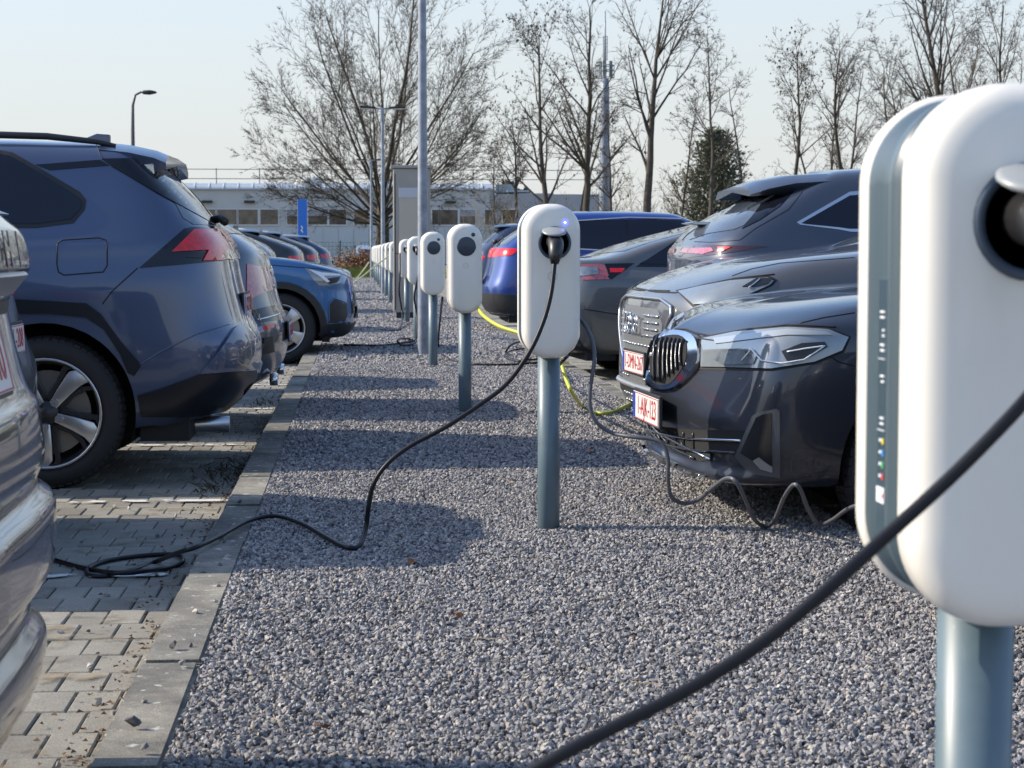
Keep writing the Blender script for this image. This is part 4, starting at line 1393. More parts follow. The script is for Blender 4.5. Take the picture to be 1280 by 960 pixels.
# roof rail, fin, spoiler
for sg in (1, -1):
    MB().tube([(-3.93, sg * .60, 1.655), (-3.84, sg * .605, 1.675), (-3.6, sg * .61, 1.70), (-3.0, sg * .62, 1.715), (-2.3, sg * .60, 1.68), (-2.15, sg * .59, 1.64)], [.010, .014, .017, .018, .016, .012], 8).build('roof_rail', M_BLK, rav.root, smooth=True)
MB().prism([(-4.10+.45, 1.68), (-3.83, 1.67), (-3.83, 1.745), (-3.76, 1.75), (-3.70, 1.725)], 'y', -.018, .018).build('roof_antenna', PT_RAV, rav.root, bevel=.006)
sp_ = MB()
for i, (x, hw, zt, zb) in enumerate([(-3.86, .68, 1.685, 1.62), (-4.0, .68, 1.670, 1.60), (-4.12, .66, 1.645, 1.585), (-4.175, .63, 1.622, 1.595)]):
    sp_.v += [(x, -hw, zt - .05), (x, -hw * .8, zt - .008), (x, 0, zt), (x, hw * .8, zt - .008), (x, hw, zt - .05), (x, hw * .97, zb - .055), (x, 0, zb - .01), (x, -hw * .97, zb - .055)]
    if i:
        for k in range(8): sp_.f.append((8 * (i - 1) + k, 8 * (i - 1) + (k + 1) % 8, 8 * i + (k + 1) % 8, 8 * i + k))
sp_.f += [tuple(range(8)), tuple(range(24, 32))]
autosmooth(sp_.build('roof_spoiler', PT_RAV, rav.root), 50)
MB().box(-4.12, -4.02, .60, .655, 1.49, 1.57).box(-4.12, -4.02, -.655, -.60, 1.49, 1.57).build('spoiler_end_cap', M_CLEAR, rav.root, bevel=.008)
MB().tube([(-4.36, .1, 1.30), (-4.40, .13, 1.31), (-4.43, .18, 1.29)], .022, 8).tube([(-4.40, .1, 1.30), (-4.36, -.2, 1.33)], .012, 6).build('rear_wiper', M_BLK, rav.root, smooth=True)
text_part('AWD', .045, Matrix.Translation((-4.575, -.35, .78)) @ Matrix.Rotation(-math.pi / 2, 4, 'Z') @ Matrix.Rotation(math.pi / 2, 4, 'X'), M_CHROME, rav.root, 'badge_lettering')
plate(rav, (-4.53, 0, .86), math.pi, .05, '1-KCV-582')
mirrors(rav, -1.75, .9, 1.12)

# ---------------------------------------------------------------- third left: grey-blue hatch SUV
sp = suv_spec(4.41, .917, 1.61, PT_GLA, belt=1.05, rake=.62, wr=-3.52)
gla = Car('parked_car', (-.458 - 4.41, Yr + 2.54, PAVE), math.pi, sp, 'sliver of a dark grey-blue SUV tail, right behind the slate-blue SUV')
gla.wheels(WH_B, (-3.52, -.92), .90, .355)
windows(gla, [[(-1.45, 1.12), (-2.1, 1.5), (-3.4, 1.5), (-3.8, 1.16)]], [(.64, 1.1), (.56, 1.5)][::-1], [(.58, 1.5), (.68, 1.25)])
gla.patch([(308, 330), (338, 334), (342, 338), (345, 352), (340, 362), (332, 364), (316, 372), (308, 378)], M_REDL, 'taillight', off=.006)
gla.patch([(318, 411), (342, 404), (342, 409), (318, 417)], M_RED, 'rear_reflector', off=.006)
gla.patch([(315, 388), (330, 384), (350, 380), (354, 392), (350, 400), (318, 404)], M_GLOSSBLK, 'bumper_insert', off=.004)
gla.line([(300, 402), (325, 399), (345, 394), (354, 390)], .006, M_CHROME, 'bumper_trim')
gla.patch([(318, 425), (340, 420), (343, 440), (320, 445)], M_BLK, 'diffuser', off=.004)
MB().lathe([(.0, -.01), (.035, -.01), (.04, .03), (.048, .03), (.048, -.02)], 20, 'x', (0, 0, 0)).xform(Matrix.Translation((-4.33, .52, .33)) @ Matrix.Diagonal((-1, 1.4, .8, 1))).build('exhaust_tip', M_CHROME, gla.root, smooth=True)
MB().lathe([(.0, -.01), (.035, -.01), (.04, .03), (.048, .03), (.048, -.02)], 20, 'x', (0, 0, 0)).xform(Matrix.Translation((-4.33, -.52, .33)) @ Matrix.Diagonal((-1, 1.4, .8, 1))).build('exhaust_tip', M_CHROME, gla.root, smooth=True)
plate(gla, (-4.425, 0, .62), math.pi, .06, '1-GRT-406')
text_part('GLA', .05, Matrix.Translation((-4.345, .5, .92)) @ Matrix.Rotation(-math.pi / 2 - .25, 4, 'Z') @ Matrix.Rotation(math.pi / 2, 4, 'X'), M_CHROME, gla.root, 'badge_lettering')
mirrors(gla, -1.6, .9, 1.1)

# ---------------------------------------------------------------- left: hidden dark car (spoiler tip shows, shadow falls on gravel)
def simple_car(loc, rotz, L, W, H, p, label, wheel, rake=.55, belt=1.05, nose=.85, sedan=False, tail=True, **kw):
    s_ = suv_spec(L, W, H, p, belt=belt, rake=rake, nose=nose, nu=5, nv=4, **kw)
    c = Car('parked_car', loc, rotz, s_, label)
    c.wheels(wheel, (s_['arches'][0][0], s_['arches'][1][0]), W - .015, .355)
    b1, h1 = belt + .06, H - .10
    windows(c, [[(-1.5, b1), (-2.1, h1), (-2.75, h1 + .01), (-2.8, b1)], [(-2.86, b1), (-2.81, h1 + .01), (-L + .7 + rake * .6, h1 - .02), (-L + .62, b1 + .06)]],
            [(W * .6, h1), (W * .70, belt + .1)], [(W * .60, H - .13), (W * .70, belt + .24)])
    hw = W * .66
    m = MB()
    x = -L + .24 + rake
    for i, (xx, zt, zb_) in enumerate([(x + .12, H - .03, H - .08), (x - .04, H - .035, H - .085), (x - .15, H - .05, H - .075)]):
        m.v += [(xx, -hw, zt - .04), (xx, -hw * .8, zt), (xx, hw * .8, zt), (xx, hw, zt - .04), (xx, hw * .9, zb_ - .03), (xx, -hw * .9, zb_ - .03)]
        if i:
            for k in range(6): m.f.append((6 * (i - 1) + k, 6 * (i - 1) + (k + 1) % 6, 6 * i + (k + 1) % 6, 6 * i + k))
    m.f += [tuple(range(6)), tuple(range(12, 18))]
    autosmooth(m.build('roof_spoiler', p, c.root), 50)
    c.patch([(W * .98, .96), (W * .55, .98), (W * .50, 1.06), (W * .97, 1.06)], M_RED, 'taillight', ax='b')
    c.patch([(W * .97, .76), (W * .55, .72), (W * .52, .80), (W * .95, .88)], M_CLEAR, 'headlight', ax='f')
    c.patch([(.42, .72), (.36, .48), (-.36, .48), (-.42, .72)], M_BLK, 'grille', ax='f', mirror=False)
    for ax in 'lr':
        for a in s_['arches']:
            c.patch(ring(a[0], a[1], a[2] - .003, a[2] + .05, -18, 198, 14), M_BLK, 'arch_cladding', ax=ax, mirror=False, step=.08)
    plate(c, (-L + .055, 0, .84), math.pi, .05, '1-ZNB-917')
    plate(c, (.012, 0, .42), 0, 0, '1-ZNB-917')
    mirrors(c, -1.65, W - .03, belt + .06)
    return c
simple_car((-1.15 - 4.3, Yr + 5.08, PAVE), math.pi, 4.3, .90, 1.56, PT_BLACK, 'dark hatchback hidden behind the slate-blue SUV, just its roof spoiler tip showing', WH_B, rake=.32)

# ---------------------------------------------------------------- denim-blue SUV, nose to the gravel
Yv = Yr + 4 * 2.54
sp = suv_spec(4.43, .93, 1.65, PT_VOLVO, belt=1.10, nose=.90, rake=.35, wf=-.76, nu=9, nv=7)
R_ = sp['rows']
R_[5] = (-4.34, -.03, .93, .95, .96, .80, .9, .85)
R_[6] = (-4.30, -.06, .92, 1.14, 1.05, .92, .85, .85, {'wf': .97})
R_[7] = (-4.25, -.50, .90, 1.2, 1.10, 1.03, .8, .5, {'wf': .95})
R_[8] = (-4.19, -1.25, .86, 1.27, 1.13, 1.13, .7, .5, {'wf': .95})
vol = Car('parked_car', (-.02, Yv, PAVE), 0, sp, 'denim-blue SUV parked nose towards the gravel with black arch trim and angular headlight')
vol.wheels(WH_C, (sp['arches'][0][0], -.76), .915, .36)
windows(vol, [[(-1.5, 1.17), (-2.1, 1.52), (-2.8, 1.53), (-2.8, 1.18)], [(-2.87, 1.18), (-2.87, 1.53), (-3.6, 1.5), (-3.9, 1.3)]], [(.56, 1.53), (.66, 1.2)], [(.56, 1.5), (.66, 1.3)])
vol.patch([(381, 335), (400, 339), (425, 341), (431, 346), (426, 353), (412, 357), (399, 357), (392, 350)], M_LENS, 'headlight', off=.006)
vol.patch([(386, 337), (402, 341), (424, 343), (424, 345), (404, 345), (412, 352), (408, 353), (400, 346)], mat('drl', (.8, .82, .85), .1, coat=1), 'light_signature', off=.013, sink=.004)
vol.patch([(404, 349), (425, 346), (421, 353), (412, 355)], M_BLK, 'lamp_insert', off=.010, sink=.004)
vol.patch([(411, 378), (417, 374), (433, 380), (434, 395), (430, 403), (411, 404)], M_BLK, 'side_intake', off=.004)
vol.line([(411, 404), (411, 380), (418, 373), (434, 379)], .006, PT_VOLVO, 'intake_surround', off=.008)
vol.patch([(.60, .72), (.56, .50), (-.56, .50), (-.60, .72)], M_GLOSSBLK, 'grille', ax='f', mirror=False, off=.006)
vol.patch([(.82, .40), (.80, .27), (-.80, .27), (-.82, .40)], M_BLK, 'lower_bumper', ax='f', mirror=False, off=.008)
for ax in 'lr':
    vol.patch([(-.36, .27), (-.12, .27), (-.06, .42), (-.34, .40)], M_BLK, 'lower_bumper_corner', ax=ax, mirror=False, off=.008)
vol.line([(335, 331), (360, 333), (400, 336), (432, 344), (440, 350)], .005, M_GAP, 'bonnet_seam')
for ax in 'lr':
    for a in sp['arches']:
        vol.patch(ring(a[0], a[1], a[2] - .003, a[2] + .065, -16, 196, 18), M_BLK, 'arch_cladding', ax=ax, mirror=False, step=.06, off=.012)
plate(vol, (.015, 0, .50), 0, 0, '2-BDA-634')
mirrors(vol, -1.65, .9, 1.17)

# ---------------------------------------------------------------- the two cars nearest the camera on the left
# (a) bay at 7.5 m: only a rounded tailgate shows
sp = suv_spec(4.45, .965, 1.63, PT_GREY, belt=1.05, rake=.5)
R_ = sp['rows']
R_[9] = (-4.01, -1.62, .88, 1.40, 1.36, 1.34, .4, .6, {'wf': .9})
R_[10] = (-3.85, -2.05, .80, 1.57, 1.58, 1.53, .3, .5, {'wf': .92})
lb = Car('parked_car', (-1.28 - 4.45, Yr - 2.54 - .20, PAVE), math.pi, sp, 'light grey SUV mostly hidden behind the gunmetal car, small chrome letters on its tail')
lb.wheels(WH_B, (sp['arches'][0][0], sp['arches'][1][0]), .895, .355)
windows(lb, [[(-1.5, 1.12), (-2.1, 1.5), (-3.2, 1.5), (-3.75, 1.2)]], [(.56, 1.5), (.66, 1.16)], [(.56, 1.47), (.68, 1.3)])
lb.patch([(.90, .94), (.5, .96), (.46, 1.05), (.88, 1.06)], M_RED, 'taillight', ax='b')
plate(lb, (-4.41, 0, .80), math.pi, .05, '1-VRL-208')
text_part('SUV', .06, Matrix.Translation((-4.345, .42, 1.10)) @ Matrix.Rotation(-math.pi / 2 - .15, 4, 'Z') @ Matrix.Rotation(math.pi / 2, 4, 'X'), M_CHROME, lb.root, 'badge_lettering')
MB().prism([(-4.10, 1.285), (-4.32, 1.30), (-4.36, 1.285), (-4.33, 1.275), (-4.10, 1.265)], 'y', -.30, .30).build('rear_lid', M_SATIN, lb.root, bevel=.006)
MB().tube([(-4.2, .2, 1.22), (-4.27, .22, 1.25), (-4.3, .22, 1.27)], .02, 8).build('rear_wiper', M_BLK, lb.root, smooth=True)
lb.line([(-.6, 1.19), (.6, 1.19)], .006, M_GAP, 'tailgate_seam', ax='b', mirror=False)

# (b) nearest car: only the far corner of its tail shows at the left edge
W_ = .93
spec = dict(W=W_, paint=PT_NEAR, arches=[(-3.75, .36, .40), (-.95, .36, .41)], nu=10, nv=7, L=4.7, H=1.66, smooth=2, rows=[
    (-4.60, -.12, .84, .27, .24, .26, .55, 1),
    (-4.68, -.05, .90, .31, .30, .33, .45, 1),
    (-4.70, -.05, .92, .40, .37, .38, .42, 1),
    (-4.665, -.02, .92, .455, .43, .42, .42, 1),
    (-4.675, 0, .92, .50, .50, .48, .42, 1),
    (-4.715, 0, .93, .545, .56, .52, .42, 1),
    (-4.72, 0, .93, .66, .64, .56, .42, 1),
    (-4.685, -.0, .925, .70, .69, .60, .42, 1),
    (-4.70, -.0, .93, .75, .73, .64, .42, 1),
    (-4.69, -.02, .925, .85, .80, .70, .42, 1),
    (-4.67, -.03, .925, .88, .86, .74, .42, 1),
    (-4.635, -.04, .92, 1.03, .99, .85, .42, 1),
    (-4.64, -.05, .92, 1.055, 1.01, .87, .42, 1),
    (-4.645, -.07, .92, 1.085, 1.04, .89, .42, 1),
    (-4.675, -.12, .925, 1.11, 1.07, .92, .36, 1),
    (-4.665, -.7, .915, 1.17, 1.11, 1.0, .36, .9),
    (-4.62, -1.25, .89, 1.215, 1.13, 1.10, .36, .7),
    (-4.48, -1.6, .80, 1.38, 1.37, 1.33, .36, .6),
    (-4.10, -2.05, .63, 1.58, 1.59, 1.54, .35, .5),
    (-3.98, -2.1, .4, 1.62, 1.645, 1.60, .2, .3),
    (-3.9, -2.15, 0, 1.63, 1.66, 1.61, 0, 0)])
la = Car('parked_car', (-.565 - 4.71, 3.08, PAVE), math.pi, spec, 'gunmetal car at the left edge, nearest the camera, with layered bumper and number plate')
la.wheels(WH_B, (-3.75, -.95), .915, .355)
windows(la, [[(-1.5, 1.14), (-2.1, 1.52), (-3.3, 1.52), (-3.9, 1.2)]], [(.56, 1.5), (.66, 1.16)], [(.56, 1.5), (.68, 1.25)])
la.patch([(.92, 1.10), (.80, 1.10), (.78, 1.18), (.90, 1.18)], M_RED, 'taillight', ax='b')
la.patch([(.62, 1.05), (.60, 1.025), (-.60, 1.025), (-.62, 1.05)], M_BLK, 'handle_recess', ax='b', mirror=False, off=.004)
la.patch([(.66, 1.10), (.66, 1.062), (-.66, 1.062), (-.66, 1.10)], M_SATIN, 'trim_bar', ax='b', mirror=False, off=.006)
plate(la, (-4.668, -.02, .955), math.pi, .22, '1-TEC-440')
for k, ch in enumerate('ECHI'):
    text_part(ch, .095, Matrix.Translation((-4.672, -.10 - .105 * k, 1.14)) @ Matrix.Rotation(-math.pi / 2, 4, 'Z') @ Matrix.Rotation(math.pi / 2 - .15, 4, 'X'), M_GLOSSBLK, la.root, 'badge_letter')
mirrors(la, -1.7, .9, 1.12)
# ---------------------------------------------------------------- right side: dark touring car with double grille
Yb = Yr - 2.54
sp = dict(W=.935, paint=PT_BMW, arches=[(-3.9, .345, .385), (-.90, .345, .385)], nu=12, nv=9, L=4.96, H=1.48, smooth=14, rows=[
    (-4.80, -.20, .84, .32, .30, .27, .8, .8),
    (-4.90, -.05, .90, .36, .33, .29, .8, .72),
    (-4.93, -.07, .92, .42, .39, .35, .8, .72),
    (-4.95, -.045, .93, .55, .46, .40, .8, .74, {'dx': {13: -.02, 12: -.03}}),
    (-4.96, -.012, .935, .66, .60, .50, .8, .80, {'dx': {13: -.045, 12: -.06, 11: -.04}}),
    (-4.95, .0, .935, .76, .70, .60, .8, .8, {'dx': {13: -.075, 12: -.10, 11: -.06}}),
    (-4.93, -.015, .93, .88, .80, .72, .8, .85, {'dx': {13: -.10, 12: -.12, 11: -.06}}),
    (-4.90, -.065, .91, .95, .89, .805, .8, .9, {'dz': {10: .01, 11: .02}, 'dx': {13: -.08, 12: -.09, 11: -.04}}),
    (-4.86, -.26, .87, 1.0, .945, .905, .75, .8, {'wf': .93}),
    (-4.83, -.75, .84, 1.02, .97, .985, .7, .5, {'wf': .92}),
    (-4.78, -1.45, .80, 1.06, 1.0, 1.05, .65, .6, {'wf': .9}),
    (-4.55, -1.85, .72, 1.24, 1.22, 1.23, .5, .5, {'wf': .9}),
    (-4.30, -2.3, .60, 1.40, 1.42, 1.38, .35, .4, {'wf': .92}),
    (-4.20, -2.4, .38, 1.435, 1.465, 1.42, .2, .3),
    (-4.1, -2.45, 0, 1.445, 1.48, 1.43, 0, 0)])
bmw = Car('parked_car', (1.175, Yb, PAVE), math.pi + math.radians(2.5), sp, 'glossy dark grey estate with twin rounded chrome grilles overhanging the gravel')
bmw.wheels(WH_B, (-3.9, -.90), .92, .345)
windows(bmw, [[(-1.9, 1.06), (-2.4, 1.36), (-3.0, 1.37), (-3.0, 1.05)], [(-3.06, 1.05), (-3.06, 1.37), (-4.0, 1.34), (-4.3, 1.12)]], [(.54, 1.37), (.68, 1.09)], [(.54, 1.36), (.64, 1.12)])
# headlight
HL = [(879, 424), (920, 416), (985, 411), (1035, 413), (1060, 422), (1052, 438), (1018, 452), (965, 461), (925, 460), (878, 459)]
bmw.patch([(876, 421), (920, 413), (985, 408), (1038, 410), (1064, 421), (1055, 441), (1020, 455), (965, 464), (924, 463), (875, 462)], M_GAP, 'headlight_gap', off=.002, step=6)
bmw.patch(HL, M_LENS, 'headlight', off=.009, step=6)
bmw.patch([(905, 438), (942, 436), (950, 444), (945, 456), (908, 457), (895, 450)], M_CLEAR, 'lamp_reflector', off=.014, sink=.004, step=5)
bmw.patch([(978, 440), (1002, 430), (1030, 428), (1034, 434), (1012, 447), (985, 453)], M_RIMD, 'projector_housing', off=.014, sink=.004, step=5)
bmw.line([(932, 452), (944, 438), (956, 452), (978, 455), (1004, 450), (1030, 433), (1004, 437), (985, 441)], .0028, mat('drl', (.8, .82, .85), .1, coat=1), 'light_signature', off=.017)
# kidney grille
KO = [(812, 436), (817, 427), (828, 419), (846, 416), (866, 419), (875, 427), (878, 440), (877, 456), (866, 470), (850, 484), (838, 488), (818, 485), (812, 478), (811, 455)]
KI = [(819, 436), (824, 428), (834, 424), (850, 422), (861, 425), (865, 434), (864, 452), (857, 466), (846, 480), (836, 483), (823, 480), (819, 470), (818, 452)]
bmw.patch(KO, M_CHROME, 'grille_frame', off=.022, rnd=1, step=5)
bmw.patch(KI, M_DARK, 'grille_mesh', off=.024, sink=.002, rnd=1, step=5)
for i in range(7):
    f = i / 6
    x = 825 + 33 * f ** .9
    top, bot = 426 + 2 * f, 481 - 18 * f ** 2
    bmw.line([(x + 4, top), (x + 1, top + 6), (x, (top + bot) / 2), (x + 1, bot - 4)], .0055, M_RIMD if i < 0 else mat('slat_black', (.05, .052, .06), .2, .5), 'grille_slat', off=.032)
bmw.line([(826, 414), (840, 411), (858, 412), (872, 418), (880, 428)], .004, M_GAP, 'bonnet_shutline', off=.001)
bmw.line([(880, 422), (930, 412), (985, 406), (1045, 409)], .0035, M_GAP, 'bonnet_shutline', off=.001)
bmw.line([(1000, 404), (1030, 397), (1068, 391)], .003, M_GAP, 'fender_crease', off=0)
bmw.patch([(842, 399), (850, 393), (857, 391), (855, 396), (846, 402)], M_SATIN, 'bonnet_badge', off=.006, sink=.002, step=3, mirror=False, rnd=1)
# lower intake with bars and ribs
bmw.patch([(808, 529), (830, 534), (864, 537), (933, 538), (921, 568), (880, 566), (852, 563), (820, 552), (810, 544)], M_DARK, 'lower_grille', off=.003, step=6)
bmw.line([(808, 536), (835, 543), (864, 548), (928, 551)], .005, M_CHROME, 'grille_bar', off=.008)
bmw.line([(812, 545), (835, 555), (864, 562), (922, 566)], .005, mat('slat_black', (.05, .052, .06), .2, .5), 'grille_bar', off=.008)
for x, y0, y1 in ((816, 533, 545), (826, 536, 550), (836, 538, 556), (846, 539, 560), (856, 540, 561), (868, 541, 563)):
    bmw.line([(x, y0), (x + 1, y1)], .004, M_RIMD, 'grille_rib', off=.006)
bmw.patch([(921, 570), (942, 520), (950, 515), (971, 511), (975, 514), (975, 597), (945, 593), (935, 588)], mat('intake_frame', (.10, .105, .115), .32, .5, coat=.3), 'intake_frame', off=.010, step=6)
bmw.patch([(928, 566), (947, 522), (955, 518), (965, 516), (966, 590), (950, 583), (943, 575)], M_DARK, 'side_intake', off=.012, sink=.002, step=6)
bmw.patch([(943, 574), (950, 570), (966, 582), (966, 590), (952, 585)], M_SATIN, 'intake_vane', off=.015, sink=.002, step=5)
bmw.patch([(895, 424), (985, 414), (1032, 416), (1040, 420), (985, 421), (897, 431)], mat('lens_painted_sky', (.34, .37, .39), .12, .2, coat=1), 'lamp_sky_reflection', off=.013, sink=.003, step=5)  # sky reflection along the lens top, painted as a paler strip
bmw.line([(1030, 440), (1048, 452), (1070, 458)], .003, M_GAP, 'bumper_seam', off=0)
bmw.patch([(791, 552), (797, 556), (812, 566), (838, 575), (848, 580), (845, 583), (820, 576), (800, 566), (791, 557)], PT_AUDI, 'front_splitter', off=.012, step=5)
plate(bmw, (.012, -.02, .505), 0, 0, '1-AJK-123')
for sg in (1, -1):
    MB().tube([(-.42, sg * .88, .52), (-.43, sg * .90, .52)], .012, 10).build('parking_sensor', M_BLK, bmw.root)
bmw.patch([(.92, .85), (.5, .86), (.48, .95), (.90, .95)], M_RED, 'taillight', ax='b')
plate(bmw, (-4.955, 0, .80), math.pi, 0, '1-AJK-123')
mirrors(bmw, -2.1, .9, 1.08)

simple_car((1.66, Yb - 2.54, PAVE), math.pi, 4.5, .91, 1.60, PT_BLACK, 'dark car hidden behind the nearest post, next to the glossy dark grey estate', WH_B, rake=.5)
# ---------------------------------------------------------------- grey SUV with framed grille
Ya = Yr + .08
sp = suv_spec(4.92, .97, 1.63, PT_AUDI, belt=1.08, nose=.93, rake=.6, wf=-.93, wr=-3.85, nu=10, nv=7, R=.41, az=.37)
R_ = sp['rows']
R_[0] = (-4.76, -.14, .88, .30, .22, .24, .8, .7)
R_[1] = (-4.85, -.03, .94, .36, .30, .30, .8, .7)
R_[2] = (-4.91, .0, .96, .50, .44, .42, .9, .7)
R_[3] = (-4.92, .0, .97, .66, .64, .60, .9, .75)
R_[4] = (-4.87, -.005, .97, .80, .80, .78, .9, .8)
R_[5] = (-4.83, -.03, .955, .95, .93, .90, .9, .85)
R_[6] = (-4.79, -.12, .93, 1.12, 1.03, .965, .85, .85, {'wf': .97})
R_[7] = (-4.74, -.55, .90, 1.18, 1.09, 1.10, .8, .6, {'wf': .93})
R_[8] = (-4.68, -1.25, .87, 1.25, 1.13, 1.18, .7, .6, {'wf': .92})
aud = Car('parked_car', (1.50, Ya, PAVE), math.pi + math.radians(4), sp, 'grey SUV with a light framed grille and four interlocked rings, nose behind the dark estate')
aud.wheels(WH_B, (-3.85, -.93), .95, .37)
windows(aud, [[(-1.6, 1.2), (-2.15, 1.52), (-2.9, 1.53), (-2.9, 1.18)], [(-2.96, 1.18), (-2.96, 1.53), (-3.9, 1.48), (-4.25, 1.25)]], [(.58, 1.52), (.70, 1.24)], [(.58, 1.48), (.7, 1.3)])
aud.patch([(845, 363), (880, 356), (913, 349), (962, 345), (972, 350), (966, 357), (933, 372), (900, 382), (866, 384)], M_GAP, 'headlight_gap', off=.002, step=6)
aud.patch([(848, 365), (880, 358), (913, 352), (960, 348), (967, 352), (962, 357), (933, 370), (900, 379), (868, 381)], M_LENS, 'headlight', off=.008, step=6)
aud.patch([(928, 360), (945, 350), (966, 349), (960, 356), (944, 360)], M_RIMD, 'lamp_insert', off=.012, sink=.003, step=5)
aud.line([(936, 362), (950, 351)], .004, M_CHROME, 'light_signature', off=.014)
aud.line([(795, 360), (820, 365), (845, 366), (880, 356), (920, 348), (968, 343)], .005, M_GAP, 'bonnet_shutline')
aud.line([(915, 345), (940, 336), (975, 329), (1068, 322)], .003, M_GAP, 'bonnet_crease')
aud.line([(798, 372), (828, 375), (841, 384), (841, 394), (834, 412), (822, 440), (815, 455), (790, 460)], .009, M_SATIN, 'grille_frame', off=.01)
aud.patch([(.40, .84), (.50, .76), (.48, .66), (.40, .42), (-.40, .42), (-.48, .66), (-.50, .76), (-.40, .84)], mat('grille_grey', (.24, .25, .26), .35, .5), 'grille', ax='f', mirror=False, off=.003)
for z in (.80, .765, .73, .695):
    for y0, y1 in ((-.44, -.30), (-.28, -.16), (.16, .28), (.30, .44)):
        aud.line([(y0, z), (y1, z)], .007, M_SATIN, 'grille_bar', ax='f', off=.007, mirror=False)
for z in (.64, .60, .56, .40, .36, .32, .46):
    for k in range(-5, 6):
        if abs(k) < 3 and .42 < z < .58: continue
        aud.line([(k * .07 - .022, z), (k * .07 + .022, z)], .006, M_SATIN, 'grille_stud', ax='f', off=.006, mirror=False)
for k in range(4):
    t = MB()
    c0 = (.028, -.1125 + .075 * k, .755)
    pts = [(c0[0] + .003 * (k % 2), c0[1] + .05 * math.cos(a), c0[2] + .05 * math.sin(a)) for a in np.linspace(0, 2 * math.pi, 25)]
    t.tube(pts, .0048, 6).build('emblem_ring', M_CHROME, aud.root, smooth=True)
aud.patch([(.80, .40), (.74, .27), (-.74, .27), (-.80, .40)], M_BLK, 'lower_intake', ax='f', mirror=False, off=.002)
aud.line([(-.82, .41), (0, .41), (.82, .41)], .014, mat('lip_light', (.45, .46, .48), .3, .6), 'bumper_lip', ax='f', off=.006, mirror=False)
plate(aud, (.016, 0, .54), 0, 0, '1-DMN-267')
plate(aud, (-4.925, 0, .84), math.pi, 0, '1-DMN-267')
aud.patch([(.92, .97), (.0, 1.0), (.0, 1.05), (.90, 1.06)], M_RED, 'taillight', ax='b')
mirrors(aud, -1.75, .94, 1.17)

# ---------------------------------------------------------------- big deep-grey SUV, tail to the gravel
Yq = Yr + 2.54
sp = suv_spec(4.95, .985, 1.70, PT_SUV, belt=1.08, nose=.93, rake=.78, wf=-.95, wr=-3.95, nu=10, nv=8, R=.42, az=.38)
R_ = sp['rows']
R_[5] = (-4.90, -.07, .98, .96, .94, .93, .9, 1.05)
R_[6] = (-4.90, -.22, .955, 1.09, 1.06, 1.02, .85, 1.1)
R_[7] = (-4.86, -.7, .94, 1.18, 1.12, 1.10, .8, .9, {'wf': .93})
R_[8] = (-4.76, -1.25, .90, 1.29, 1.17, 1.12, .7, .7, {'wf': .9})
R_[9] = (-4.50, -1.62, .80, 1.43, 1.42, 1.40, .5, .6, {'wf': .9})
R_[10] = (-4.15, -2.05, .66, 1.60, 1.645, 1.60, .35, .5, {'wf': .92})
R_[11] = (-4.05, -2.15, .42, 1.635, 1.69, 1.64, .2, .3)
R_[12] = (-4.0, -2.2, 0, 1.64, 1.70, 1.65, 0, 0)
quv = Car('parked_car', (2.09 + 4.93, Yq, PAVE), 0, sp, 'large deep-grey SUV with roof spoiler and slim red light bar above the grey SUV')
quv.wheels(WH_B, (-3.95, -.95), .965, .375)
quv.patch([(862, 300), (908, 240), (957, 236), (955, 248), (948, 262), (930, 282), (918, 287), (885, 292)], M_GLASSL, 'rear_window', off=.004, mirror=True)
quv.patch([(957, 237), (992, 240), (975, 258), (950, 275), (928, 286), (936, 276), (950, 258)], M_GLOSSBLK, 'pillar_trim', off=.005)
quv.patch([(996, 278), (1062, 240), (1250, 225), (1400, 240), (1400, 290), (1250, 292), (1064, 290), (1048, 287), (1000, 281)], M_CHROME, 'window_surround', off=.004, step=9)
quv.patch([(1002, 279), (1062, 245), (1250, 230), (1390, 244), (1390, 285), (1250, 287), (1062, 286), (1048, 284), (1006, 280)], M_GLASS, 'side_window', off=.008, step=9)
quv.patch([(-.58, 1.62), (-.68, 1.2), (.68, 1.2), (.58, 1.62)], M_GLASS, 'windshield', ax='f', mirror=False)
quv.patch([(844, 318), (848, 309), (880, 306), (960, 308), (930, 313), (900, 318), (860, 322)], M_REDD, 'taillight_housing', off=.004)
quv.patch([(850, 316), (855, 311), (890, 310), (893, 314), (880, 318)], M_REDL, 'taillight', off=.009, sink=.003)
quv.patch([(898, 309), (915, 309), (905, 314), (897, 315)], M_RED, 'taillight', off=.009, sink=.003)
m = MB()
for i, (xx, hw, zt, zb_) in enumerate([(-4.02, .70, 1.655, 1.58), (-4.25, .70, 1.64, 1.56), (-4.42, .68, 1.605, 1.555), (-4.52, .60, 1.57, 1.552)]):
    m.v += [(xx, -hw, zt - .07), (xx, -hw * .85, zt - .02), (xx, 0, zt), (xx, hw * .85, zt - .02), (xx, hw, zt - .07), (xx, hw * .92, zb_ - .06), (xx, 0, zb_ - .02), (xx, -hw * .92, zb_ - .06)]
    if i:
        for k in range(8): m.f.append((8 * (i - 1) + k, 8 * (i - 1) + (k + 1) % 8, 8 * i + (k + 1) % 8, 8 * i + k))
m.f += [tuple(range(8)), tuple(range(24, 32))]
autosmooth(m.build('roof_spoiler', PT_SUV, quv.root), 50)
MB().prism([(-4.62, 1.33), (-4.80, 1.335), (-4.84, 1.325), (-4.80, 1.315), (-4.62, 1.31)], 'y', -.16, .16).build('rear_wiper', M_SATIN, quv.root, bevel=.005)
quv.line([(868, 302), (890, 303), (925, 300), (945, 285), (985, 262), (1003, 240), (1002, 224)], .003, M_GAP, 'tailgate_seam')
plate(quv, (-4.955, 0, .80), math.pi, 0, '1-WPH-355')
mirrors(quv, -1.8, .96, 1.18)

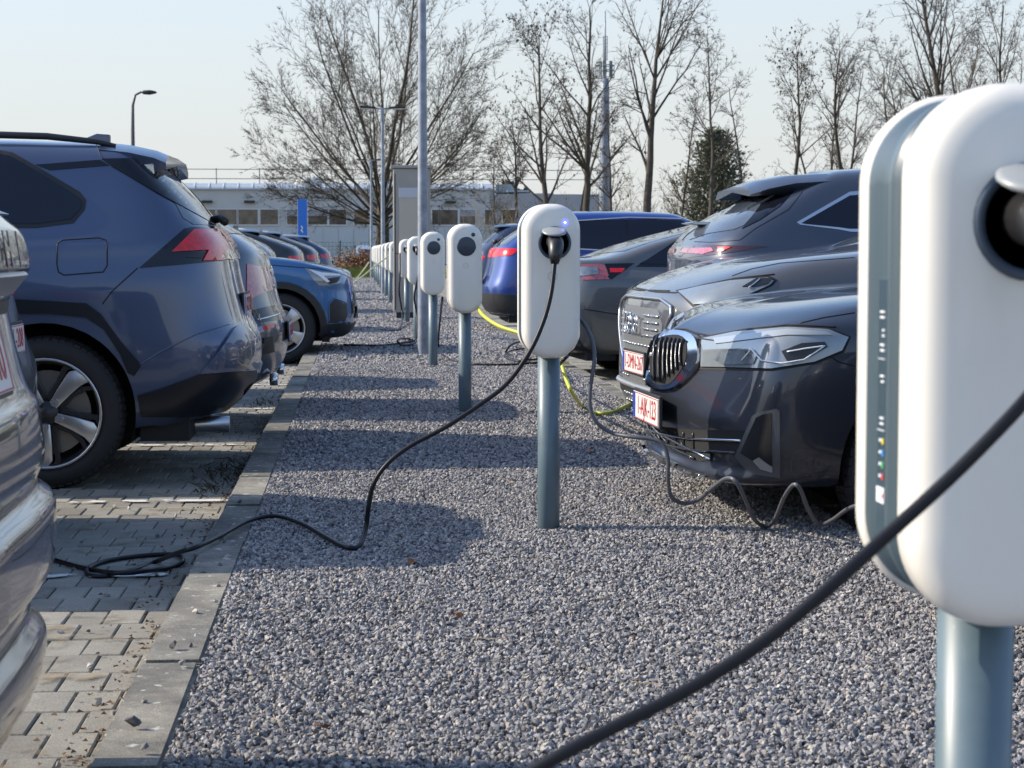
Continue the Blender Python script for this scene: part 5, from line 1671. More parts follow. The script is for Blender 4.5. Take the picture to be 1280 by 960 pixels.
# ---------------------------------------------------------------- sleek grey saloon, tail out
Yt = Yr + 3 * 2.54
sp = dict(W=.93, paint=PT_TESLA, arches=[(-3.78, .34, .375), (-.9, .34, .375)], nu=9, nv=7, L=4.72, H=1.45, rows=[
    (-4.58, -.14, .82, .24, .19, .20, .75, .9),
    (-4.66, -.05, .90, .34, .24, .26, .75, .9),
    (-4.71, -.01, .92, .50, .42, .40, .75, .9),
    (-4.72, 0, .93, .64, .60, .55, .75, .9),
    (-4.69, -.03, .925, .80, .74, .64, .75, .9),
    (-4.66, -.08, .91, .92, .85, .70, .75, .95),
    (-4.66, -.24, .86, 1.03, .90, .78, .65, 1.0),
    (-4.60, -.7, .83, 1.075, .93, .87, .5, .8, {'wf': .93}),
    (-4.30, -1.2, .80, 1.085, .95, .93, .35, .6, {'wf': .9}),
    (-3.85, -1.7, .72, 1.22, 1.17, 1.16, .3, .5, {'wf': .9}),
    (-3.2, -2.15, .58, 1.38, 1.385, 1.35, .3, .4, {'wf': .92}),
    (-3.05, -2.3, .38, 1.42, 1.435, 1.39, .2, .3),
    (-3.0, -2.35, 0, 1.43, 1.45, 1.40, 0, 0)])
tes = Car('parked_car', (1.66 + 4.70, Yt + .25, PAVE), math.radians(5), sp, 'sleek dark grey saloon with sloping rear glass and wrapped red tail lamp')
tes.wheels(WH_C, (-3.78, -.9), .915, .34)
tes.patch([(727, 331), (750, 330), (757, 333), (762, 349), (728, 350)], M_REDL, 'taillight', off=.006)
tes.patch([(690, 332), (728, 334), (746, 334), (748, 343), (728, 345), (690, 345)], M_CLEAR, 'reverse_lamp', off=.010, sink=.003)
tes.patch([(756, 330), (793, 329), (765, 349), (760, 349)], M_GLOSSBLK, 'taillight_housing', off=.005)
tes.patch([(762, 336), (781, 336), (777, 341), (763, 341)], M_RED, 'side_marker', off=.009, sink=.003)
tes.patch([(728, 302), (780, 283), (830, 273), (885, 270), (850, 281), (800, 291), (765, 306), (750, 312)][:0] or [(.0, 1.40), (.52, 1.38), (.62, 1.14), (0, 1.11), (-.62, 1.14), (-.52, 1.38)], M_GLASS, 'rear_window', ax='b', mirror=False, off=.003)
windows(tes, [[(-1.7, 1.0), (-2.25, 1.32), (-2.9, 1.34), (-2.9, 1.0)], [(-2.96, 1.0), (-2.96, 1.34), (-3.5, 1.24), (-3.95, 1.03)]], [(.52, 1.33), (.64, 1.0)])
tes.line([(728, 386), (760, 391), (793, 397)], .005, M_GAP, 'bumper_seam', off=0)
tes.patch([(.86, .40), (.84, .26), (-.84, .26), (-.86, .40)], M_BLK, 'diffuser', ax='b', mirror=False)
tes.line([(768, 308), (800, 297), (840, 289), (870, 282)], .003, M_GAP, 'roof_seam')
plate(tes, (-4.735, 0, .70), math.pi, .1, '1-XLE-782')
mirrors(tes, -2.0, .88, 1.05)

# ---------------------------------------------------------------- bright blue SUV
Yu = Yr + 6 * 2.54
sp = suv_spec(4.73, .97, 1.67, PT_BLUE, belt=1.08, nose=.9, rake=.55, wr=-3.85, nu=9, nv=7)
blu = Car('parked_car', (1.62 + 4.73, Yu, PAVE), 0, sp, 'bright blue SUV with slim red tail lamp, tail towards the gravel behind the chargers')
blu.wheels(WH_B, (-3.85, -.92), .95, .36)
windows(blu, [[(-1.5, 1.15), (-2.15, 1.54), (-2.85, 1.55), (-2.85, 1.15)], [(-2.9, 1.15), (-2.9, 1.55), (-3.7, 1.5), (-4.1, 1.22)]], [(.58, 1.54), (.68, 1.16)])
blu.line([(-1.5, 1.13), (-2.85, 1.13), (-4.12, 1.20)], .012, M_CHROME, 'window_trim', ax='l', off=.004)
blu.line([(-2.15, 1.56), (-2.85, 1.575), (-3.7, 1.52), (-4.12, 1.22)], .010, M_CHROME, 'window_trim', ax='l', off=.004)
blu.patch([(.62, 1.52), (.72, 1.22), (-.72, 1.22), (-.62, 1.52)], M_GLASSL, 'rear_window', ax='b', mirror=False)
blu.patch([(606, 312), (612, 310), (645, 311), (648, 313), (640, 319), (612, 322), (606, 320)], M_RED, 'taillight', off=.008, step=5)
for ax in 'lr':
    blu.patch([(-4.74, .26), (-4.74, .60), (-4.30, .58), (-4.26, .32)], M_BLK, 'bumper_cladding', ax=ax, mirror=False, off=.006)
    for a in sp['arches']:
        blu.patch(ring(a[0], a[1], a[2] - .003, a[2] + .05, -16, 196, 16), M_BLK, 'arch_cladding', ax=ax, mirror=False, step=.07, off=.009)
blu.patch([(.95, .60), (.93, .28), (-.93, .28), (-.95, .60)], M_BLK, 'rear_bumper_cladding', ax='b', mirror=False, off=.006)
m = MB()
for i, (xx, hw, zt, zb_) in enumerate([(-3.9, .66, 1.645, 1.60), (-4.08, .65, 1.63, 1.57), (-4.20, .62, 1.60, 1.57)]):
    m.v += [(xx, -hw, zt - .06), (xx, -hw * .85, zt - .01), (xx, hw * .85, zt - .01), (xx, hw, zt - .06), (xx, hw * .9, zb_ - .05), (xx, -hw * .9, zb_ - .05)]
    if i:
        for k in range(6): m.f.append((6 * (i - 1) + k, 6 * (i - 1) + (k + 1) % 6, 6 * i + (k + 1) % 6, 6 * i + k))
m.f += [tuple(range(6)), tuple(range(12, 18))]
autosmooth(m.build('roof_spoiler', PT_BLUE, blu.root), 50)
MB().tube([(-4.52, -.05, 1.27), (-4.55, -.1, 1.26)], .03, 8).tube([(-4.5, -.1, 1.27), (-4.42, .3, 1.33)], .012, 6).build('rear_wiper', M_BLK, blu.root, smooth=True)
plate(blu, (-4.735, 0, .78), math.pi, 0, '1-HGS-671')
mirrors(blu, -1.75, .94, 1.15)

# ---------------------------------------------------------------- further cars
simple_car((1.95 + 4.5, Yr + 10 * 2.54, PAVE), 0, 4.5, .92, 1.66, PT_DBLUE, 'dark blue SUV beyond the bright blue one, roof and rear glass showing', WH_B, rake=.45)
simple_car((-.95 - 4.4, Yr + 6 * 2.54, PAVE), math.pi, 4.4, .92, 1.52, PT_DBLUE, 'night-blue hatchback with roof spoiler just beyond the denim-blue SUV', WH_B, rake=.55)
simple_car((-.80 - 4.5, Yr + 9 * 2.54, PAVE), math.pi, 4.5, .92, 1.54, PT_BLACK, 'black car with silver roof rails, nearest of the dark cars far down the left row', WH_B, rake=.75)
simple_car((-.70 - 4.5, Yr + 12 * 2.54, PAVE), math.pi, 4.5, .92, 1.58, PT_BLACK, 'black car second from the end of the left row', WH_B, rake=.8)
simple_car((-.55 - 4.5, Yr + 15 * 2.54, PAVE), math.pi, 4.5, .92, 1.56, PT_DBLUE, 'small dark car farthest down the left row', WH_B, rake=.55)
for w_ in (WH_A, WH_B, WH_C): drop(w_)
# ================================================================= STREET FURNITURE
M_GALV = mat('galvanised', (.25, .28, .33), .5, .3, vary=.22, vscale=9, bump=.1, bscale=40)
M_STEEL = mat('cabinet_steel', (.34, .325, .30), .42, .5, vary=.07, vscale=3)
def lamp(px, py, label):
    b = G(px, py, 0)
    root = empty('street_lamp', b, label, 'street lamp', 0, 'grey double-armed lamp columns')
    MB().lathe([(.056, -.4), (.056, 0.0), (.052, .9), (.036, 4.25), (.03, 4.40), (0, 4.41)], 20, 'z').build('column', M_GALV, root, smooth=True)
    MB().tube([(-.2, 0, 4.42), (0, 0, 4.40), (.2, 0, 4.42)], .022, 8).build('cross_arm', M_GALV, root, smooth=True)
    for sg in (1, -1):
        m = MB().prism([(sg * .16, 4.40), (sg * .52, 4.42), (sg * .56, 4.44), (sg * .52, 4.465), (sg * .16, 4.45)], 'y', -.10, .10)
        h = m.build('lamp_head', M_RIMD, root, bevel=.012)
        MB().box(min(sg * .25, sg * .5), max(sg * .25, sg * .5), -.07, .07, 4.385, 4.41).build('diffuser', M_CLEAR, h)
    return root
lamp(529, 443, 'nearest grey lamp column, rising out of the top of the photo')
lamp(479, 368, 'second lamp column with flat double heads, before the large bare tree')
lamp(464.5, 348.5, 'smallest, farthest lamp column with double heads, left of the second')
# steel cabinet
b = G(515, 398, 0)
cab = empty('steel_cabinet', b, 'tall beige-grey steel cabinet with overhanging roof behind the near lamp column', 'cabinet')
M_STEEL2 = mat('cabinet_panel', (.42, .40, .37), .3, .6)
MB().box(-.28, .28, -.25, .25, .10, 2.28).build('housing', M_STEEL, cab, bevel=.006)
MB().box(-.325, .325, -.30, .30, 2.283, 2.33).build('cabinet_roof', M_STEEL, cab, bevel=.008)
MB().box(-.24, .24, -.22, .22, -.05, .097).build('plinth', M_BLK, cab)
MB().box(-.20, .24, -.262, -.251, 1.05, 1.98).build('upper_panel', M_STEEL2, cab, bevel=.003)
MB().box(-.20, .24, -.275, -.264, 1.84, 1.99).build('panel_visor', mat('visor_grey', (.5, .52, .56), .3), cab, bevel=.003)
MB().box(-.262, -.250, -.258, -.251, .14, 2.2).build('door_edge', M_GAP, cab)
MB().box(-.26, .26, -.256, -.251, .99, 1.0).build('door_gap', M_GAP, cab)
MB().box(.18, .21, -.272, -.252, .70, .86).build('handle', M_BLK, cab, bevel=.004)
# road lamp far left
b = P(168, 314, 95)
root = empty('street_lamp', (b.x, b.y, 0), 'slim curved road lamp far away above the slate-blue SUV', 'street lamp')
MB().tube([(0, 0, 0), (0, 0, 7.0), (.02, 0, 8.2), (.15, 0, 8.7), (.45, 0, 8.85)], [.12, .09, .07, .06, .05], 10).build('column', mat('lamp_dark', (.10, .11, .12), .5, .4), root, smooth=True)
MB().lathe([(0, -.35), (.10, -.2), (.12, .1), (.06, .4), (0, .45)], 12, 'x', (.75, 0, 8.83)).build('lamp_head', M_BLK, root, smooth=True)
# blue totem sign
b = P(378.5, 314, 85)
tot = empty('totem_sign', (b.x, b.y, -.1), 'narrow blue totem sign standing before the long low building', 'sign')
MB().box(-.22, .22, -.10, .10, 0, 3.42).build('totem_body', mat('totem_blue', (.015, .16, .62), .4), tot, bevel=.02)
MB().box(-.225, -.205, -.105, -.102, 0, 3.4).box(.205, .225, -.105, -.102, 0, 3.4).build('totem_edge', M_SATIN, tot)
k = MB().tube([(-.06, -.104, 2.25), (.0, -.104, 2.15), (-.05, -.104, 2.05), (.02, -.104, 1.95)], .03, 6).build('emblem', mat('emblem_white', (.75, .78, .8), .5), tot)
# two poles either side of VP on the far verge already: lamps

# ================================================================= BUILDING
YB = 165.0
def bx(px): return (P(px, 314, YB).x)
def bz(py): return P(640, py, YB * 1.0).z
M_WALL = mat('metal_cladding', (.50, .505, .49), .5, .15, vary=.05, vscale=.3)
M_WALL2 = mat('metal_cladding_low', (.47, .51, .53), .5, .1, vary=.05, vscale=.3)
M_ROOF = mat('polycarbonate', (.42, .46, .50), .18, spec=.8)
M_WFR = mat('window_frame', (.62, .63, .64), .5)
M_WGL = mat('window_glass', (.07, .055, .045), .08, spec=.8, vary=.9, vscale=.8)
bld = empty('office_building', (0, YB, -.1), 'long low pale-grey clad building with a band of windows and ribbed barrel roof', 'building')
X0, X1, XG = bx(-260), bx(757), bx(617)
ZE = bz(238) + .1
MB().box(X0, XG, 0, 14, 0, ZE).build('wall', M_WALL, bld)
MB().box(XG + .01, X1, -.6, 14, 0, bz(243) + .1).build('wing_wall', mat('wing_grey', (.34, .35, .37), .6, vary=.06, vscale=.4), bld)
MB().box(X0, XG - .1, -.08, -.003, 0, bz(285) + .1).build('lower_cladding', M_WALL2, bld)
# cladding joints
j = MB()
for k in range(60):
    x = X0 + 1.3 * k
    if x > XG - .2: break
    j.box(x, x + .03, -.10, -.082, 0, bz(286) + .1)
j.build('cladding_joints', mat('joint_grey', (.25, .27, .28), .6), bld)
# barrel roof with ribs
rm = MB()
n = 8
prof = [(-.3 + 1.9 * (1 - math.cos(math.pi / 2 * k / n)), ZE + .62 * math.sin(math.pi / 2 * k / n)) for k in range(n + 1)]
rm.prism([(a, b_) for a, b_ in prof] + [(14, prof[-1][1]), (14, ZE + .002), (-.3, ZE + .002)], 'x', X0, XG)
rm.build('roof', M_ROOF, bld)
rib = None
k = 0
x = bx(238)
ribm = None
step = bx(258) - bx(238) 
xs = []
x = X0 + .5
while x < XG:
    xs.append(x); x += 1.22
for x in xs:
    m = MB()
    pr = [(a - .02, b_ + .05) for a, b_ in prof]
    v = []
    for a, b_ in pr: v += [(x, a, b_), (x + .10, a, b_)]
    f = [(2 * i, 2 * i + 2, 2 * i + 3, 2 * i + 1) for i in range(n)]
    if ribm is None:
        base = [(p[0] - x, p[1], p[2]) for p in v] + [(p[0] - x, p[1] + .05, p[2] - .05) for p in v]
        nn = len(v)
        f2 = f + [(2 * i, 2 * i + 2, 2 * i + 2 + nn, 2 * i + nn) for i in range(n)] + [(2 * i + 1, 2 * i + 3, 2 * i + 3 + nn, 2 * i + 1 + nn) for i in range(n)]
        ribm = bpy.data.meshes.new('roof_rib'); ribm.from_pydata(base, [], f2); ribm.materials.append(M_WFR)
    o = bpy.data.objects.new('roof_rib', ribm); COL.objects.link(o); o.parent = bld; o.location = (x, 0, 0)
# roof dome light
MB().lathe([(1.3, 0), (1.25, .3), (.8, .62), (0, .75)], 18, 'z', (bx(386), 1.6, ZE + .45)).build('rooflight', mat('rooflight_white', (.75, .74, .66), .3), bld, smooth=True)
# roof railing
rl_ = MB()
for z in (ZE + .95, ZE + 1.75):
    rl_.tube([(X0, .8, z), (X1, .8, z)], .035, 5)
for k in range(40):
    x = X0 + 3.65 * k
    if x < X1: rl_.tube([(x, .8, ZE + .1), (x, .8, ZE + 1.85)], .045, 5)
rl_.build('roof_railing', mat('railing_grey', (.22, .23, .25), .5, .4), bld)
# windows
for (a, b_) in ((240, 252), (254, 272), (274, 298), (300, 324), (327, 349), (360, 373.5), (386, 409.5), (412, 433), (443, 461), (540, 548), (549.5, 572), (574.5, 594), (606, 622), (628, 644), (660, 690), (10, 30), (-20, 5)):
    xa, xb, za, zb2 = bx(a), bx(b_), bz(281) + .1, bz(262.5) + .1
    m = MB()
    t = .09
    y0 = -.69 if a > 617 else -.13
    for q in ((xa, xb, za - t, za), (xa, xb, zb2, zb2 + t)): m.box(q[0] - t, q[1] + t, y0, y0 + .10, q[2], q[3])
    m.box(xa - t, xa, y0, y0 + .1, za, zb2).box(xb, xb + t, y0, y0 + .1, za, zb2)
    w = m.build('window', M_WFR, bld)
    MB().box(xa + .001, xb - .001, y0 + .04, y0 + .08, za, zb2).build('pane', M_WGL, w)
    if a in (360, 386, 574.5): MB().box(xa + .01, xb - .01, y0 + .03, y0 + .038, zb2 - .55, zb2 - .02).build('blind', mat('blind_grey', (.30, .31, .33), .7), w)
for px in (314, 563, 262):
    MB().box(bx(px) - .45, bx(px) + .45, -.5, -.01, bz(254.5) + .1, bz(251.5) + .1).build('wall_light', M_RIMD, bld, bevel=.03)
MB().box(bx(615), bx(617.5), -.2, -.01, 0, ZE).build('downpipe', mat('pipe_blue', (.22, .28, .36), .5), bld)
# rooftop plant behind
MB().box(bx(626), bx(650), 6, 9, ZE, bz(226)).box(bx(640), bx(668), 5, 9, ZE, bz(234)).box(bx(655), bx(700), 5, 10, ZE - .2, bz(238)).build('roof_plant', mat('plant_grey', (.32, .36, .38), .5, .3), bld)

# ================================================================= MAST
b = P(755.5, 314, 130)
mast = empty('telecom_mast', (b.x, b.y, -.1), 'slender grey antenna mast with a ring platform above the bare trees', 'mast')
s_ = 130 / 2400
H_ = lambda py: 1.03 + (314 - py) * s_ + .1
MB().lathe([(.42, 0), (.36, H_(260)), (.30, H_(120)), (.26, H_(100)), (0, H_(99.9))], 16, 'z').build('mast_pole', mat('mast_grey', (.22, .25, .30), .5, .2, vary=.1, vscale=1), mast, smooth=True)
MB().tube([(0, 0, H_(100)), (0, 0, H_(52)), (0, 0, H_(17))], [.10, .06, .04], 8).build('top_rod', M_GALV, mast, smooth=True)
m = MB()
for zz in (H_(99), H_(90), H_(84)):
    m.tube([(.62 * math.cos(a), .62 * math.sin(a), zz) for a in np.linspace(0, 2 * math.pi, 19)], .035, 5)
for a in np.linspace(0, 2 * math.pi, 9)[:-1]:
    m.tube([(.62 * math.cos(a), .62 * math.sin(a), H_(99)), (.62 * math.cos(a), .62 * math.sin(a), H_(84))], .03, 5)
m.build('platform_ring', M_GALV, mast)
for a in (0.3, 2.3, 4.4):
    MB().box(-.10, .10, -.05, .05, H_(98), H_(78)).xform(Matrix.Translation((.42 * math.cos(a), .42 * math.sin(a), 0)) @ Matrix.Rotation(a, 4, 'Z')).build('antenna_panel', mat('antenna_dark', (.14, .17, .17), .5), mast)
m = MB()
for dx in (-.13, .13): m.tube([(dx, -.12, H_(78)), (dx, -.12, H_(48))], .03, 5)
for k in range(8): m.tube([(-.13, -.12, H_(78 - k * 4)), (.13, -.12, H_(76 - k * 4))], .02, 4)
m.build('lattice_top', M_GALV, mast)

# ================================================================= TREES
M_BARK = mat('bark_grey', (.062, .052, .042), .9, vary=.35, vscale=3, bump=.5, bscale=18)
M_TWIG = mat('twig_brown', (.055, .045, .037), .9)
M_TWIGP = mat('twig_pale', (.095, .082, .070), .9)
class Tree:
    def __init__(s, seed): s.r = random.Random(seed); s.big = MB(); s.small = MB(); s.ends = []
    def seg(s, mb, a, b, ra, rb, n):
        d = (b - a)
        if d.length < 1e-5: return
        d.normalize()
        u = d.orthogonal().normalized(); w = d.cross(u)
        base = len(mb.v)
        for p, r in ((a, ra), (b, rb)):
            for k in range(n):
                t = 2 * math.pi * k / n
                q = p + (u * math.cos(t) + w * math.sin(t)) * r
                mb.v.append((q.x, q.y, q.z))
        for k in range(n): mb.f.append((base + k, base + (k + 1) % n, base + n + (k + 1) % n, base + n + k))
    def limb(s, p, d, L, r0, depth, maxd, prm, up=.0):
        r = s.r
        nseg = max(3, int(L / prm['seg'][depth]))
        cur, dr = Vector(p), Vector(d).normalized()
        step = L / nseg
        rad = r0
        rend = r0 * (.16 if depth == 0 else .3)
        kids = prm['kids'][depth] if depth < maxd else 0
        spots = sorted(r.uniform(prm['start'][depth], 1) for _ in range(kids))
        si = 0
        for i in range(nseg):
            t = (i + 1) / nseg
            wob = prm['wob'][depth]
            dr = (dr + Vector((r.gauss(0, wob), r.gauss(0, wob), r.gauss(0, wob) + prm['up'][depth] * step))).normalized()
            nxt = cur + dr * step
            nr = r0 + (rend - r0) * t
            big = depth <= prm.get('bigd', 1)
            s.seg(s.big if big else s.small, cur, nxt + dr * nr * .3, rad, nr, 8 if depth == 0 else (5 if big else 3))
            while si < len(spots) and spots[si] <= t:
                side = dr.orthogonal().normalized()
                side = Matrix.Rotation(r.uniform(0, 2 * math.pi), 3, dr) @ side
                ang = math.radians(r.uniform(*prm['ang'][depth]))
                nd = dr * math.cos(ang) + side * math.sin(ang)
                ll = L * prm['len'][depth] * r.uniform(.65, 1.15) * (1 - spots[si] * prm.get('taper', .45))
                s.limb(nxt, nd, ll, max(nr * prm['rr'][depth], .0095), depth + 1, maxd, prm)
                si += 1
            cur, rad = nxt, nr
        s.ends.append((cur, dr))
    def done(s, base, label, twigm=None, name='bare_tree', group=None, leaves=0, bark=None):
        root = empty(name, base, label, 'tree', 0, group)
        s.big.build('trunk', bark or M_BARK, root, smooth=True, recalc=False)
        if s.small.v: mesh_obj('crown', s.small.v, s.small.f, twigm or M_TWIG, root)
        if leaves:
            m = MB()
            for _ in range(leaves):
                p, d = s.r.choice(s.ends)
                p = p + Vector((s.r.gauss(0, .15), s.r.gauss(0, .15), s.r.gauss(0, .15)))
                z = s.r.uniform(.025, .065)
                a = s.r.uniform(0, 6)
                m.add([(p.x - z * math.cos(a), p.y - z * math.sin(a), p.z), (p.x, p.y, p.z + z * 1.2), (p.x + z * math.cos(a), p.y + z * math.sin(a), p.z), (p.x, p.y, p.z - z * 1.6)], [(0, 1, 2, 3)])
            mesh_obj('dry_leaves', m.v, m.f, mat('clinging_leaf', (.075, .055, .042), .9), root)
        return root
def base_at(px, z):
    p = P(px, 314, z)
    return Vector((p.x, p.y, -.15))
# big vase-shaped tree: many stems from a short trunk
Z = 100; s1 = Z / 2400
t = Tree(21)
prm = dict(seg=[.6, .6, .5, .4, .35], kids=[0, 15, 9, 8, 0], start=[.2, .16, .12, .1, .1], wob=[.03, .035, .045, .06, .08], up=[.0, .03, .04, .03, .0], ang=[(20, 40), (18, 40), (20, 42), (22, 50)], len=[.6, .50, .50, .48], rr=[.6, .42, .5, .55], bigd=1)
t.seg(t.big, Vector((0, 0, 0)), Vector((0, 0, 1.6)), .46, .36, 10)
t.seg(t.big, Vector((0, 0, 1.6)), Vector((.03, 0, 3.1)), .37, .31, 10)
t.seg(t.big, Vector((.03, 0, 3.1)), Vector((0, 0, 4.6)), .31, .16, 10)
rr = random.Random(8)
for k in range(26):
    a = k * 2.39996
    tilt = math.radians(4 + 74 * ((k + .5) / 26) ** .62)
    d = Vector((math.sin(tilt) * math.cos(a), math.sin(tilt) * math.sin(a), math.cos(tilt)))
    L = 11.6 - 5.4 * (tilt / 1.2)
    t.limb((d.x * .2, d.y * .2, 4.5 - 2.1 * (tilt / 1.36) + rr.uniform(-.3, .3)), d, L, rr.uniform(.07, .125) * (1.1 - tilt * .4), 1, 4, prm)
t.done(base_at(478, Z), 'large wide-spreading bare tree behind the lamp columns')
# right-hand trees: (px, z, top_py, style)
prmA = dict(seg=[.8, .6, .4, .3], kids=[20, 11, 9, 0], start=[.27, .12, .1, .1], wob=[.045, .07, .10, .12], up=[0, .08, .05, .0], ang=[(24, 46), (25, 52), (28, 62)], len=[.42, .48, .5], rr=[.5, .5, .62], bigd=1, taper=.55)
prmB = dict(prmA, kids=[17, 10, 8, 0], start=[.45, .1, .1, .1], len=[.34, .5, .5])
prmC = dict(prmA, kids=[28, 8, 7, 0], ang=[(35, 60), (30, 60), (30, 60)], len=[.26, .5, .5], up=[0, .10, .03, 0])
specs = [
    (729, 88, 15, prmA, .20, 31, 12, 'tall bare tree with a straight trunk, left of the antenna mast', 0.0),
    (688, 84, 48, prmA, .16, 32, 320, 'bare tree dotted with clinging dry leaves, between the large tree and the mast', -.10),
    (811, 82, 4, dict(prmA, kids=[20, 11, 6, 0], ang=[(18, 38), (25, 50), (28, 60)], len=[.50, .46, .5], start=[.30, .12, .1, .1]), .22, 33, 60, 'tallest bare tree with forked upright limbs, right of the antenna mast', .0),
    (768, 86, 150, prmC, .10, 34, 30, 'thin bare sapling close beside the mast foot', .0),
    (848, 90, 118, prmC, .08, 35, 20, 'thin bare tree between the forked tree and the conifer', .0),
    (883, 86, 28, prmC, .12, 36, 0, 'slender pale bare tree standing in front of the conifer', .0),
    (984, 92, 72, prmB, .15, 37, 170, 'bare tree with dark leaf clumps above the grey SUV roof', .0),
    (1078, 95, 52, dict(prmB, start=[.55, .1, .1, .1]), .17, 38, 0, 'leaning bare tree bending left, beyond the SUV roof', -.22),
    (1062, 104, 90, prmC, .12, 39, 0, 'bare tree with drooping twigs left of the near post', .0),
    (1150, 100, 30, prmA, .2, 40, 0, 'bushy bare tree showing above the near post', .0),
    (1195, 92, -60, dict(prmA, kids=[24, 10, 6, 0]), .24, 41, 0, 'large bare tree rising out of the top right', .0),
    (1262, 96, 10, prmA, .17, 42, 0, 'bare tree at the right edge above the near post', .0),
    (1112, 106, 75, prmC, .14, 43, 0, 'finely twigged birch-like tree behind the leaning one', .0),
    (1172, 108, 60, prmC, .13, 51, 0, 'bushy bare tree directly left of the largest top-right tree', .05),
    (1228, 104, 20, prmA, .16, 52, 0, 'bare tree between the largest top-right tree and the right edge', .0),
    (1128, 98, 85, prmA, .13, 53, 0, 'low-forked bare tree peeping over the left shoulder of the nearest post', .0),
    (1040, 108, 105, prmC, .12, 54, 40, 'thin bare tree beside the leaning one, over the deep-grey SUV', .0),
    (652, 96, 150, prmB, .12, 44, 60, 'small crooked bare tree left of the leafy one, before the building', -.15),
    (925, 112, 110, prmC, .12, 45, 0, 'faint bare tree right of the conifer', .0),
    (1020, 112, 120, prmC, .12, 46, 0, 'faint distant bare tree between the clumped tree and the leaning one', .0),
    (716, 98, 120, prmB, .12, 47, 30, 'thin forked bare tree directly behind the plugged-in post', .08),
    (622, 118, 195, prmC, .10, 48, 0, 'low bare tree before the building, right of the steel cabinet', .0),
]
for (px, z, top, prm_, rad, seed, lv, lab, lean) in specs:
    t = Tree(seed)
    Ht = 1.18 + (314 - top) * z / 2400
    t.limb((0, 0, 0), Vector((lean, 0, 1)), Ht / math.sqrt(1 + lean * lean) * 1.0, rad, 0, 3, prm_)
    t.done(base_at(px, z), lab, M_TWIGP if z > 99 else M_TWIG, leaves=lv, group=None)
# conifer
Z = 102
b = base_at(893, Z)
con = empty('conifer', b, 'broad dark green conifer behind the slender bare tree', 'tree')
rc = random.Random(6)
MB().lathe([(.22, 0), (.16, 3), (.03, 7.3)], 8, 'z').build('trunk', M_BARK, con, smooth=True)
mb = MB(); mb2 = MB()
Hc = 7.6
for k in range(300):
    z = 1.0 + (Hc - 1.1) * (k / 300) ** .92
    R = 2.4 * max(.05, (1 - ((z - .6) / Hc) ** 1.9)) * rc.uniform(.55, 1.15)
    a = k * 2.4 + rc.uniform(-.3, .3)
    d = Vector((math.cos(a), math.sin(a), .55))
    d.normalize()
    L = R / .85
    tip = Vector((0, 0, z)) + d * L
    for q in range(int(8 + L * 13)):
        tt = rc.uniform(.18, 1)
        c = Vector((0, 0, z)) + d * L * tt + Vector((rc.gauss(0, .13), rc.gauss(0, .13), rc.gauss(0, .10) - .10 * tt))
        w = rc.uniform(.04, .10); l = rc.uniform(.12, .28)
        u = (d + Vector((rc.gauss(0, .5), rc.gauss(0, .5), rc.gauss(0, .35)))).normalized()
        s2 = u.orthogonal().normalized() * w
        tgt = mb if rc.random() < .6 else mb2
        tgt.add([c - s2, c + s2, c + u * l + s2 * .2], [(0, 1, 2)])
mesh_obj('foliage', mb.v, mb.f, mat('needle_dark', (.11, .125, .075), .85), con)
mesh_obj('foliage', mb2.v, mb2.f, mat('needle_brown', (.15, .14, .085), .85), con)
# second small conifers by roof plant
for (px, z, hh, lab) in ((634, 150, 6.3, 'distant dark evergreen behind the building, left one of the pair'), (655, 158, 5.9, 'distant dark evergreen behind the building, right one of the pair')):
    bq = base_at(px, z + 38)
    r0 = empty('evergreen', bq, lab, 'tree')
    MB().lathe([(.25, 0), (.1, hh)], 6, 'z').build('trunk', M_BARK, r0)
    q_ = MB()
    for k in range(1300):
        zz = rc.uniform(1, hh * 1.25); R = 2.4 * (1 - (zz / (hh * 1.4)) ** 2) * rc.random() ** .4; a = rc.uniform(0, 6.28)
        c = Vector((R * math.cos(a), R * math.sin(a), zz)); u = Vector((rc.gauss(0, 1), rc.gauss(0, 1), rc.gauss(0, 1))).normalized()
        s2 = u.orthogonal() * .16
        q_.add([c - s2, c + s2, c + u * .5], [(0, 1, 2)])
    mesh_obj('foliage', q_.v, q_.f, mat('needle_far', (.05, .062, .05), .9), r0)
# brush: low tangled undergrowth in front of the trees on the right
rb = random.Random(12)
mb = MB(); tt_ = Tree(77)
for k in range(420):
    px = rb.uniform(600, 1290); z = rb.uniform(88, 125)
    b = base_at(px, z)
    h = rb.uniform(2.2, 4.6) * (1.15 if px > 760 else .85)
    cur = b.copy(); d = Vector((rb.gauss(0, .22), rb.gauss(0, .2), 1)).normalized()
    for i in range(6):
        nx = cur + d * h / 6
        tt_.seg(tt_.small, cur, nx, .022 * (1 - i / 7), .022 * (1 - (i + 1) / 7), 3)
        for _ in range(3):
            dd = (d + Vector((rb.gauss(0, .6), rb.gauss(0, .6), rb.gauss(.1, .4)))).normalized() * rb.uniform(.3, .9)
            tt_.seg(tt_.small, nx, nx + dd, .010, .005, 3)
            tt_.seg(tt_.small, nx + dd * .5, nx + dd * .5 + Vector((rb.gauss(0, .2), rb.gauss(0, .2), rb.uniform(.1, .4))), .007, .004, 3)
        cur = nx; d = (d + Vector((rb.gauss(0, .15), rb.gauss(0, .15), 0))).normalized()
mesh_obj('undergrowth', tt_.small.v, tt_.small.f, mat('brush_brown', (.13, .11, .08), .9), None, label='tangle of thin bare brushwood below the trees on the right', cat='undergrowth', kind='stuff')
